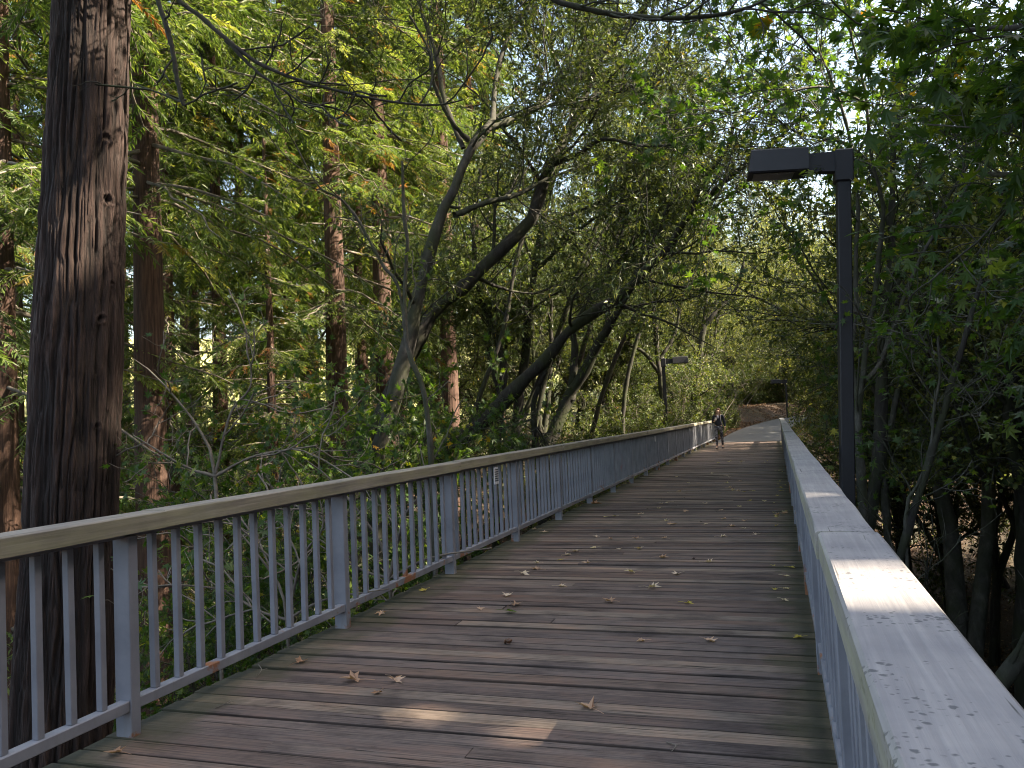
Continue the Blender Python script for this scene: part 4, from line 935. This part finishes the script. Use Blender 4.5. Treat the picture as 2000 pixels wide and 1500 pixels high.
# branches that hang in from trees overhead
def bough(label, stems, seed, bare=True, **k):
    return traced('overhanging_branch', label, 'branch', stems, seed, tpl=k.pop('tpl', BAYL), size=k.pop('size', 0.1), leafmat=k.pop('leafmat', M['bay_leaf']), bark=M['dark_bark'], ground=False, bare=bare, **k)
bough('short dark branch hanging straight down at the top beside the massive trunk', [[(296, -60, 6, 13), (308, 0, 6, 12), (325, 50, 6, 12), (337, 100, 6, 11), (345, 150, 6, 11), (357, 200, 6, 10), (362, 207, 6, 7)], [(362, 205, 6, 5), (388, 190, 6, 4), (405, 155, 6, 2)], [(358, 200, 6, 6), (320, 185, 6.1, 5), (265, 165, 6.2, 4)]], 121, lv=(2, 2, 2, 0), L=(0.3, 0.15, 0.1), t0=0.3)
bough('long curved branch sweeping from the top left towards the centre', [[(310, -50, 7, 12), (350, 0, 7, 11), (395, 35, 7, 11), (440, 75, 7, 11), (500, 120, 7, 9), (560, 148, 7, 8), (650, 175, 7, 7), (760, 198, 7, 6), (850, 205, 7, 5), (905, 195, 7, 3)], [(440, 78, 7, 9), (500, 138, 7, 7), (560, 180, 7, 5), (600, 208, 7, 3), (660, 235, 7, 2)]], 122, lv=(9, 2, 2, 0), L=(0.5, 0.2, 0.1), t0=0.3)
bough('thick black branch bowing across the top edge right of centre', [[(1020, -40, 6, 12), (1075, -5, 6, 13), (1120, 12, 6, 13), (1200, 28, 6, 13), (1290, 36, 6, 12), (1380, 32, 6, 10), (1450, 18, 6, 8), (1510, -8, 6, 6), (1570, -50, 6, 4)]], 123, lv=(12, 3, 2, 0), L=(0.5, 0.25, 0.12), t0=0.2)
# bare twiggy shrubs seen between the balusters
for i, (px, py, D, lab) in enumerate([(560, 1210, 6.5, 'bare pale twigs crossing behind the balusters, left of the second post'), (760, 1130, 8, 'bare twiggy shrub behind the balusters between the second and third posts'), (420, 930, 8.5, 'arching pale twig leaning on the cap of the left railing')]):
    a = (px, py, D, 8)
    traced('bare_shrub', lab, 'shrub', [[a, (px-30, py-90, D, 6), (px-110, py-190, D, 3.5), (px-160, py-230, D, 2)], [a, (px+30, py-120, D, 6), (px+70, py-180, D, 4), (px+60, py-260, D, 2)], [a, (px+80, py-40, D, 5), (px+200, py-60, D, 3)], [a, (px-60, py-20, D, 5), (px-160, py-80, D, 3)]], 130+i, tpl=MAPLE, size=0.12, leafmat=M['maple_leaf'], bark=M['twig'], lv=(5, 3, 2, 1), L=(0.7, 0.35, 0.2), t0=0.2, up=0.05)

# ------------------------------------------------------------------ kit trees and shrubs
rs = np.random.default_rng(9)
for px, D, k, s, sx, lab in [(500, 12.5, 0, 0.95, 0.8, 'young maple whose leaves show just over the rail right of the dark thick trunk'),
                         (620, 14.0, 0, 1.05, 0.8, 'leafy young maple in front of the straight reddish redwood'),
                         (715, 16.0, 0, 1.15, 0.8, 'leafy young maple in front of the patchy lit redwood'),
                         (800, 19.5, 0, 1.15, 0.75, 'young maple beneath the grey forked tree'),
                         (420, 11.5, 0, 0.72, 0.8, 'low young maple behind the balusters right of the first post')]:
    w = W(px, 900, D); place(MPL[0], 'maple_sapling', lab, 'young maple', w[0], w[1], None, s, sx=sx)
for px, D, k, s, lab in [(1130, 29, 0, 1.5, 'dark glossy shrub behind the railing right of the mossy foot'), (1200, 33, 1, 1.6, 'dark rounded shrub left of the second lamp post'), (1250, 37, 0, 1.3, 'bright leafed shrub at the foot of the second lamp post'),
                         (1325, 42, 0, 1.9, 'sunlit yellow-green shrub right of the second lamp post'), (1375, 47, 1, 1.9, 'light green shrub right behind the person'), (1420, 52, 0, 1.6, 'shadowed shrub on the bank where the left railing ends'),
                         (1632, 30, 0, 0.5, 'low green shrub hugging the right railing far along'), (1640, 22, 1, 0.7, 'green undergrowth shrub between right railing and lamp post'), (1665, 45, 0, 0.7, 'shrub at the inner bend of the path')]:
    w = W(px, 860, D); place(SHR[k], 'shrub', lab, 'shrub', w[0], w[1], None, s)
g_bay = 'background bay trees left of the bridge'; g_oak = 'background oaks behind the end of the bridge'; g_right = 'background trees on the right slope'
for x, y, s, kit, lab in [(8.5, 60, 1.5, BAY[1], 'dark bay tree inside the bend of the path'), (-1.5, 79, 1.4, BAY[0], 'dark bay tree where the path turns, left of its neighbour'), (3.5, 81, 1.5, BAY[1], 'dark bay tree closing the view behind the bend'), (-5.5, 72, 1.3, BAY[1], 'dark bay tree above the leafy bank'), (-3.0, 66, 1.1, BAY[0], 'dark bay tree low on the leafy bank beside the path'), (0.5, 76, 1.2, BAY[1], 'dark bay tree right at the turn of the path'), (6.0, 86, 1.7, BAY[0], 'dark bay tree far behind the turn of the path'), (12, 69, 1.6, BAY[1], 'dark bay tree on the right inside the turn'), (9.5, 64.5, 1.5, BAY[0], 'dark bay tree added inside the bend to block low sun'), (17, 67, 2.0, BAY[0], 'tall bay tree added on the right beyond the bend to block low sun'), (19, 74, 2.1, BAY[1], 'tall bay tree added furthest right beyond the bend to block low sun'), (13, 59, 1.8, BAY[1], 'tall bay tree added on the slope right of the bend to block low sun')]:
    place(kit, 'bay_tree', lab, 'bay tree', x, y, None, s)  # bays right of the bend are added to keep low sun off the bank
for i, (px, D, s, kit) in enumerate([(840, 36, 1.35, BAY[0]), (960, 40, 1.3, BAY[1]), (1050, 36, 1.4, BAY[0]), (1120, 44, 1.3, BAY[1]), (1010, 50, 1.5, OAK[0]), (1170, 40, 1.25, BAY[1]), (1240, 56, 1.4, BAY[0]), (1080, 58, 1.6, OAK[1])]):
    w = W(px, 760, D); place(kit[0] if isinstance(kit, list) else kit, 'bay_tree', 'dark leafy bay tree in the shade behind the leaning trunks', 'bay tree', w[0], w[1], None, s, g_bay)
for i, (px, D, s) in enumerate([(1250, 62, 1.9), (1330, 68, 1.9), (1395, 60, 1.5), (1430, 74, 1.8), (1480, 82, 1.9), (1540, 86, 1.8), (1600, 80, 1.7), (1660, 72, 1.6), (1370, 84, 2.3), (1460, 95, 2.4), (1560, 100, 2.4), (1290, 90, 2.4), (1200, 75, 2.0), (1680, 92, 2.2), (1140, 88, 2.3)]):
    w = W(px, 740, D)
    if path_dist(np.array(w[0]), np.array(w[1]))[0] < 2.4: w[0] -= 3.5
    place(OAK[i % 2], 'oak_tree', 'sunlit small-leaved oak on the rise beyond the bridge', 'oak', w[0], w[1], None, s, g_oak)
for i, (px, D, s, kit) in enumerate([(1700, 36, 1.15, OAK[0]), (1750, 27, 1.3, OAK[1]), (1760, 33, 1.4, OAK[0]), (1830, 26, 1.3, BAY[0]), (1900, 22, 1.3, BAY[1]), (1960, 28, 1.5, OAK[1]), (1780, 44, 1.6, OAK[1]), (1870, 40, 1.7, BAY[0]), (1720, 52, 1.6, OAK[0]), (2030, 20, 1.4, BAY[1]), (1950, 45, 1.9, OAK[0]), (1850, 58, 2.0, OAK[1]), (1850, 19, 1.75, OAK[0]), (1960, 18, 1.9, OAK[1])]):
    w = W(px, 780, D); place(kit, 'bay_tree' if kit in BAY else 'oak_tree', 'dim background tree of the thicket on the right slope', 'tree', w[0], w[1], None, s, g_right)
# tall trees added on the right bank, outside the frame, to shade the bridge
rs = np.random.default_rng(14)
for i in range(16):
    x = rs.uniform(-11, 7); y = 66+rs.uniform(4, 20)+max(0, -x)*0.2
    if path_dist(np.array(x), np.array(y))[0] < 3.6: continue
    place(SHR[i % 2], 'shrub', 'dark shrub of the thicket behind the leafy bank', 'shrub', x, y, None, rs.uniform(1.2, 2.2), 'shrubs behind the leafy bank')
rs = np.random.default_rng(4)
for x, y, sc_ in [(9.5+max(0, yy-24)*0.22, yy, 0.68) for yy in np.arange(-12, 34, 4.4)]+[(16, yy, 1.02) for yy in np.arange(-14, 32, 5.4)]+[(23.5, yy, 1.38) for yy in np.arange(-12, 26, 6.2)]:  # rows of unseen redwoods set up to block the sun
    place(SHADE, 'redwood_tree', 'tall unseen redwood added on the right bank to shade the bridge', 'redwood', x+rs.uniform(-1, 1), y+rs.uniform(-1.2, 1.2), None, sc_*rs.uniform(0.92, 1.08), 'redwoods added on the right bank for shade')

# ------------------------------------------------------------------ undergrowth and litter
def scatter(name, n, region, tpl, size, mat, h, kind='stuff', nz=1.0, flat=False, seed=1, keep=None):
    global rng
    rng = np.random.default_rng(seed)
    (x0, x1, y0, y1) = region; x = rng.uniform(x0, x1, n); y = rng.uniform(y0, y1, n)
    c = vnoise(np.stack([x*0.5, y*0.5, x*0+seed], -1)); ok = (c > 0.42) | (rng.random(n) < 0.25)
    pd, _ = path_dist(x, y); ok &= ~((pd < 1.6) & (y > 41)); ok &= ~((x > -3.6) & (x < 0.6) & (y < 43.5))
    if keep is not None: ok &= keep(x, y)
    x, y = x[ok], y[ok]; n = len(x); z = terr(x, y)
    hh = h*rng.random(n)**1.5*(0.4+c[ok])
    p = np.stack([x, y, z+0.015+hh], -1)
    d = norm(rng.normal(size=p.shape)*np.array([1, 1, 0.25 if flat else 0.7])); nr_ = norm(rng.normal(size=p.shape)*(0.25 if flat else 0.6)+np.array([0, 0, nz]))
    v, f, a = leaf_batch(tpl[0], tpl[1], p, d, nr_, size*(0.6+0.8*rng.random(n)), rng.random(n))
    return tag(link(name, make_mesh(name, v, f, mat, a)), kind=kind)
scatter('leaf_litter', 60000, (0.6, 16, 4, 44), MAPLE_DRY, 0.10, M['litter'], 0.02, flat=True, seed=3)
scatter('leaf_litter', 60000, (-12, 8, 43, 84), MAPLE_DRY, 0.13, M['litter'], 0.02, flat=True, seed=4)
scatter('leaf_litter', 30000, (-26, -3.6, 4, 44), MAPLE_DRY, 0.12, M['litter'], 0.02, flat=True, seed=5)
scatter('undergrowth', 60000, (-30, -3.6, 4, 48), OVAL, 0.09, M['shrub_leaf'], 0.7, seed=6)
scatter('undergrowth', 22000, (0.7, 6, 20, 60), OVAL, 0.07, M['shrub_leaf'], 0.5, seed=7, keep=lambda x, y: x < 1.0+(y-18)*0.12)
scatter('undergrowth', 26000, (-14, -3.2, 43, 75), OVAL, 0.10, M['shrub_leaf'], 0.7, seed=8, keep=lambda x, y: x < -4.2)
GRASS = (np.array([[-0.05, 0, 0], [0.05, 0, 0], [0.02, 1, 0.15], [-0.02, 0.9, 0.15]]), [[[0, 1, 2, 3]]])

# ------------------------------------------------------------------ fallen leaves lying on the deck
rng = np.random.default_rng(40)
def on_deck(px, py, z=0.0):
    d = W(px, py, 1.0)-np.array([0, 0, CAM_H]); k = (z-CAM_H)/d[2]; return d[0]*k, d[1]*k
def deck_leaf(x, y, size, label, att=None, group=None, seed=0, mat=None, name='fallen_leaf', curl=None):
    r = np.random.default_rng(seed); tv, tf_ = maple_tpl(r.uniform(0.12, 0.45) if curl is None else curl); v = tv.copy()
    v[:, 2] += r.normal(size=len(v))*0.05
    a = r.random()*6.28; c, s = math.cos(a), math.sin(a); v = v*size; v[:, :2] = v[:, :2]@np.array([[c, s], [-s, c]]); v[:, 2] -= v[:, 2].min()
    a2 = r.random()*6.28; nst = len(v)
    # petiole as a thin three-sided tube
    q = np.array([[0, 0, 0.0], [0, -0.35, 0.05], [0.06, -0.7, 0.02]])*size; q[:, :2] = q[:, :2]@np.array([[c, s], [-s, c]]); q[:, 2] += v[0, 2]*1.0; q[:, 2] = np.maximum(q[:, 2], 0.002)
    tvv, tff = tubes(q[None], np.full((1, 3), 0.0014), 3)
    me = make_mesh('fallen_leaf', np.concatenate([v, tvv]), [np.array(tf_[0]), tff+nst], mat or M['deck_leaf'], np.full(nst+len(tvv), r.random() if att is None else att))
    o = link(name, me); o.location = (x, y, 0.006); return tag(o, label, 'leaf', group)
uniq = [((1155, 1387), 0.14, 0.35, 'large tan maple leaf nearest the lens on the deck, right of centre'),
        ((697, 1333), 0.14, 0.2, 'flat brown maple leaf left of centre near the lens'),
        ((740, 1354), 0.08, 0.15, 'small curled brown leaf just right of the flat brown one'),
        ((583, 1296), 0.10, 0.1, 'curled brown leaf right of the first post foot'),
        ((232, 1478), 0.11, 0.05, 'curled reddish leaf at the lower left corner by the first post'),
        ((1004, 1184), 0.12, 0.2, 'brown leaf touching the greenish one in the middle of the deck'),
        ((1383, 1253), 0.10, 0.6, 'pale leaf right of centre, far from the others'),
        ((1258, 1253), 0.07, 0.6, 'small pale leaf left of the lone pale one'),
        ((1381, 1099), 0.10, 0.75, 'whitish flat leaf on the right half of the deck'),
        ((830, 1154), 0.09, 0.97, 'yellow-brown curled leaf near the third post foot'),
        ((1093, 1146), 0.09, 0.75, 'bright pale leaf at mid deck'),
        ((1195, 1179), 0.12, 0.3, 'twisted brown leaf with a long stalk at mid deck'),
        ((1156, 985), 0.22, 0.1, 'reddish clump of leaf against a far post foot of the left railing')]
for i, (p, sz, at, lab) in enumerate(uniq):
    x, y = on_deck(*p); deck_leaf(x, y, sz*1.15, lab, at, None, 200+i)
x, y = on_deck(990, 1197); deck_leaf(x, y, 0.13, 'green and yellow leaf lying at mid deck', 0.6, None, 230, M['maple_leaf'])
others = [(992, 1163), (1050, 1113), (1237, 1120), (745, 1200), (1325, 1122), (1300, 1052), (1245, 1053), (1190, 1055), (1165, 1050), (1310, 1025), (1320, 1024), (1062, 1040), (1047, 1035), (1410, 1015), (1428, 1029), (1440, 960), (1430, 957), (1455, 1018), (1522, 1006), (1530, 1003), (1378, 985), (1445, 940), (1408, 998), (1290, 985), (1340, 1000), (1250, 1005), (1365, 945), (1390, 925), (1330, 960), (1445, 990), (1475, 1045), (1210, 1075), (1120, 1078), (1020, 1123), (1095, 1095), (1150, 1100), (1290, 1090), (1185, 1010), (1402, 905), (1450, 900), (1492, 980), (1270, 1150), (938, 1190), (770, 1330), (1340, 1180)]
for i, p in enumerate(others):
    x, y = on_deck(*p); x = min(x, 0.05); deck_leaf(x, y, rng.uniform(0.09, 0.15), 'small dry maple leaf scattered on the deck planks', rng.uniform(0.35, 1.0), 'small leaves scattered on the deck', 300+i)
for i in range(28):
    deck_leaf(rng.uniform(-2.6, -0.3), rng.uniform(7, 26), rng.uniform(0.07, 0.12), 'small yellowish leaf scattered over the middle of the deck', rng.uniform(0.85, 1.0), 'small yellowish leaves over the middle of the deck', 500+i)
for i in range(26):
    deck_leaf(rng.uniform(-0.12, 0.08), rng.uniform(5.5, 22), rng.uniform(0.05, 0.09), 'yellow scrap of leaf along the foot of the right railing', 0.99, 'yellow scraps along the right railing', 400+i)
x, y = on_deck(988, 1259); mb = MB(); u = np.linspace(0, 1, 7); mb.tube(np.stack([u*0.045, u*0, 0.02+u*0.012], -1), 0.003+0.014*np.sin(np.pi*np.clip(u*0.93+0.03, 0, 1)), 10); mb.tube([[0, 0, 0.02], [-0.008, 0, 0.019], [-0.012, 0, 0.018]], [0.014, 0.015, 0.006], 10)
o = mb.build('acorn', M['hair'], None, True); o.location = (x, y, 0); tag(o, 'dark acorn lying on the planks left of centre', 'acorn')
for i, (p, q, lab) in enumerate([((505, 1300), (500, 1326), 'curved pale twig near the bottom rail between the first two posts'), ((1302, 1452), (1312, 1470), 'thin twig on the planks at the lower right'), ((420, 1385), (450, 1370), 'little forked twig right of the first post foot')]):
    a = np.array([*on_deck(*p), 0.006]); b = np.array([*on_deck(*q), 0.006]); mid = (a+b)/2+[0.03, 0.0, 0.008]; mb = MB(); pts, rd = resample([a, mid, b], [0.003, 0.0028, 0.0015], 8); mb.tube(pts-a, rd, 5)
    mb.tube([mid-a, mid-a+[0.03, 0.02, 0.006]], [0.002, 0.001], 4)
    o = mb.build('twig', M['twig'], None); o.location = a; tag(o, lab, 'twig')

# ------------------------------------------------------------------ the person
def skin_obj(name, verts, edges, radii, mat, parent, sub_lv=2, root=0):
    me = bpy.data.meshes.new(name); me.from_pydata(verts, edges, []); me.materials.append(mat); o = link(name, me, parent)
    md = o.modifiers.new('skin', 'SKIN'); md.use_smooth_shade = True
    sv = me.skin_vertices[0].data
    for i, r in enumerate(radii): sv[i].radius = r if isinstance(r, tuple) else (r, r); sv[i].use_root = (i == root)
    s = o.modifiers.new('sub', 'SUBSURF'); s.levels = sub_lv; s.render_levels = sub_lv; return o
PX, PY = on_deck(1406, 877)
person = thing('person', 'person in a dark jacket and patterned leggings walking at the far end of the bridge', 'person', (PX, PY, 0.0), math.radians(-8))
# faces -y, towards the lens; +x is the person's left hand
J = [(0, 0, .93), (0, 0, 1.08), (0, .01, 1.24), (0, .01, 1.36), (0, 0, 1.43), (0, -.01, 1.50), (0, -.02, 1.60),      # 0-6 spine, neck, head
     (-.09, 0, .88), (-.10, -.08, .50), (-.095, -.02, .09), (-.10, -.15, .035),                                  # right leg (stepping forward)
     (.09, 0, .88), (.10, .03, .50), (.10, .16, .13), (.10, .06, .04),                                        # left leg
     (-.17, .01, 1.34), (-.23, .02, 1.08), (-.12, -.17, 1.14),                                                # right arm bent across the chest
     (.17, .01, 1.34), (.235, .03, 1.08), (.25, -.03, .86)]
E_ = [(0, 1), (1, 2), (2, 3), (3, 4), (4, 5), (5, 6), (0, 7), (7, 8), (8, 9), (9, 10), (0, 11), (11, 12), (12, 13), (13, 14), (3, 15), (15, 16), (16, 17), (3, 18), (18, 19), (19, 20)]
Rr = [(.13, .10), (.11, .085), (.135, .10), (.12, .085), .055, (.062, .072), (.072, .088), .085, .056, .036, .034, .085, .056, .036, .034, .05, .038, .026, .05, .038, .026]
body = skin_obj('body', J, E_, Rr, M['skin'], person)
# hands: palm and five fingers each
def hand(parent, wrist, d, up, side, curl):
    d = np.array(d)/np.linalg.norm(d); up = np.array(up, float); x = np.cross(d, up); x /= np.linalg.norm(x); n = np.cross(x, d); w = np.array(wrist)
    vs = [w, w+d*0.05]; ed = [(0, 1)]; rd = [.022, .03]
    for k, (o, L) in enumerate(((-.030, .065), (-.010, .075), (.010, .07), (.028, .055))):
        b = w+d*0.085+x*o; a = len(vs); vs += [b, b+(d*(1-curl)-n*curl)*L*.5, b+(d*(1-curl*1.6)-n*curl*1.6)*L*.9]; ed += [(1, a), (a, a+1), (a+1, a+2)]; rd += [.0105, .009, .0075]
    b = w+d*.035+x*(-.04)*side; a = len(vs); vs += [b, b+(d*.6-x*.5*side-n*.3)*.05]; ed += [(1, a), (a, a+1)]; rd += [.011, .009]
    return skin_obj('hand', [tuple(map(float, q)) for q in vs], ed, rd, M['skin'], parent, 1)
hand(person, (-.12, -.17, 1.14), (.5, -.3, .6), (0, -1, 0), 1, .45)
hand(person, (.25, -.03, .86), (.02, -.15, -1), (1, 0, 0), 1, .25)
skin_obj('jacket', [(0, 0, .90), (0, 0, 1.08), (0, .01, 1.24), (0, .01, 1.37), (-.17, .01, 1.35), (-.235, .02, 1.08), (-.145, -.13, 1.125), (.17, .01, 1.35), (.24, .03, 1.08), (.25, -.02, .90)],
         [(0, 1), (1, 2), (2, 3), (3, 4), (4, 5), (5, 6), (3, 7), (7, 8), (8, 9)], [(.165, .135), (.145, .115), (.155, .125), (.12, .10), .07, .056, .046, .07, .056, .046], M['jacket'], person)
skin_obj('shirt', [(.01, -.118, 1.24), (.0, -.09, 1.38)], [(0, 1)], [(.045, .03), (.05, .03)], M['shirt'], person, 1)
skin_obj('leggings', [(0, 0, .92), (-.09, 0, .87), (-.10, -.08, .50), (-.095, -.02, .12), (.09, 0, .87), (.10, .03, .50), (.10, .155, .15)], [(0, 1), (1, 2), (2, 3), (0, 4), (4, 5), (5, 6)],
         [(.135, .11), .094, .064, .044, .094, .064, .044], M['legging'], person)
for sx, yy, y2, zz in ((-.097, 0.0, -.19, .05), (.10, .17, .04, .07)):
    skin_obj('shoe', [(sx, yy, zz+.01), (sx, (yy+y2)/2, zz-.005), (sx, y2, .035)], [(0, 1), (1, 2)], [(.045, .05), (.046, .045), (.04, .03)], M['shoe'], person, 1)
skin_obj('hair', [(0, .02, 1.68), (0, .045, 1.60), (0, .06, 1.48), (-.01, .06, 1.36), (-.01, .055, 1.24)], [(0, 1), (1, 2), (2, 3), (3, 4)], [(.07, .085), (.092, .085), (.095, .06), (.09, .045), (.06, .03)], M['hair'], person, 2)
skin_obj('hair_lock', [(-.07, -.02, 1.60), (-.085, -.05, 1.48), (-.075, -.10, 1.34)], [(0, 1), (1, 2)], [.02, .024, .016], M['hair'], person, 1)
skin_obj('hair_lock', [(.07, -.02, 1.60), (.08, -.05, 1.48), (.07, -.10, 1.34)], [(0, 1), (1, 2)], [.02, .024, .016], M['hair'], person, 1)
fm = MB()
for s in (-1, 1): fm.box(s*.028-.009, s*.028+.009, -.106, -.100, 1.598, 1.606)
fm.box(-.02, .02, -.108, -.100, 1.541, 1.548); fm.build('eyes_and_mouth', M['ink'], person)
skin_obj('nose', [(0, -.095, 1.60), (0, -.115, 1.572)], [(0, 1)], [.009, .013], M['skin'], person, 1)
for s in (-1, 1): skin_obj('ear', [(s*.072, -.01, 1.60), (s*.076, -.008, 1.57)], [(0, 1)], [(.008, .016), (.007, .01)], M['skin'], person, 1)
skin_obj('strap', [(.13, .10, 1.34), (.12, 0, 1.435), (.11, -.11, 1.33), (.13, -.12, 1.12), (.17, -.05, .98)], [(0, 1), (1, 2), (2, 3), (3, 4)], [(.016, .008)]*5, M['shirt'], person, 1)
c = thing('cup', 'pale cup held at the chest by the walking person', 'cup', (PX-0.09, PY-0.24, 1.17)); mb = MB(); mb.tube([[0, 0, 0], [0, 0, .11]], [.028, .036], 16); mb.build('cup_body', M['white'], c); mb = MB(); mb.tube([[0, 0, .111], [0, 0, .122]], [.038, .036], 16); mb.build('lid', M['shirt'], c)
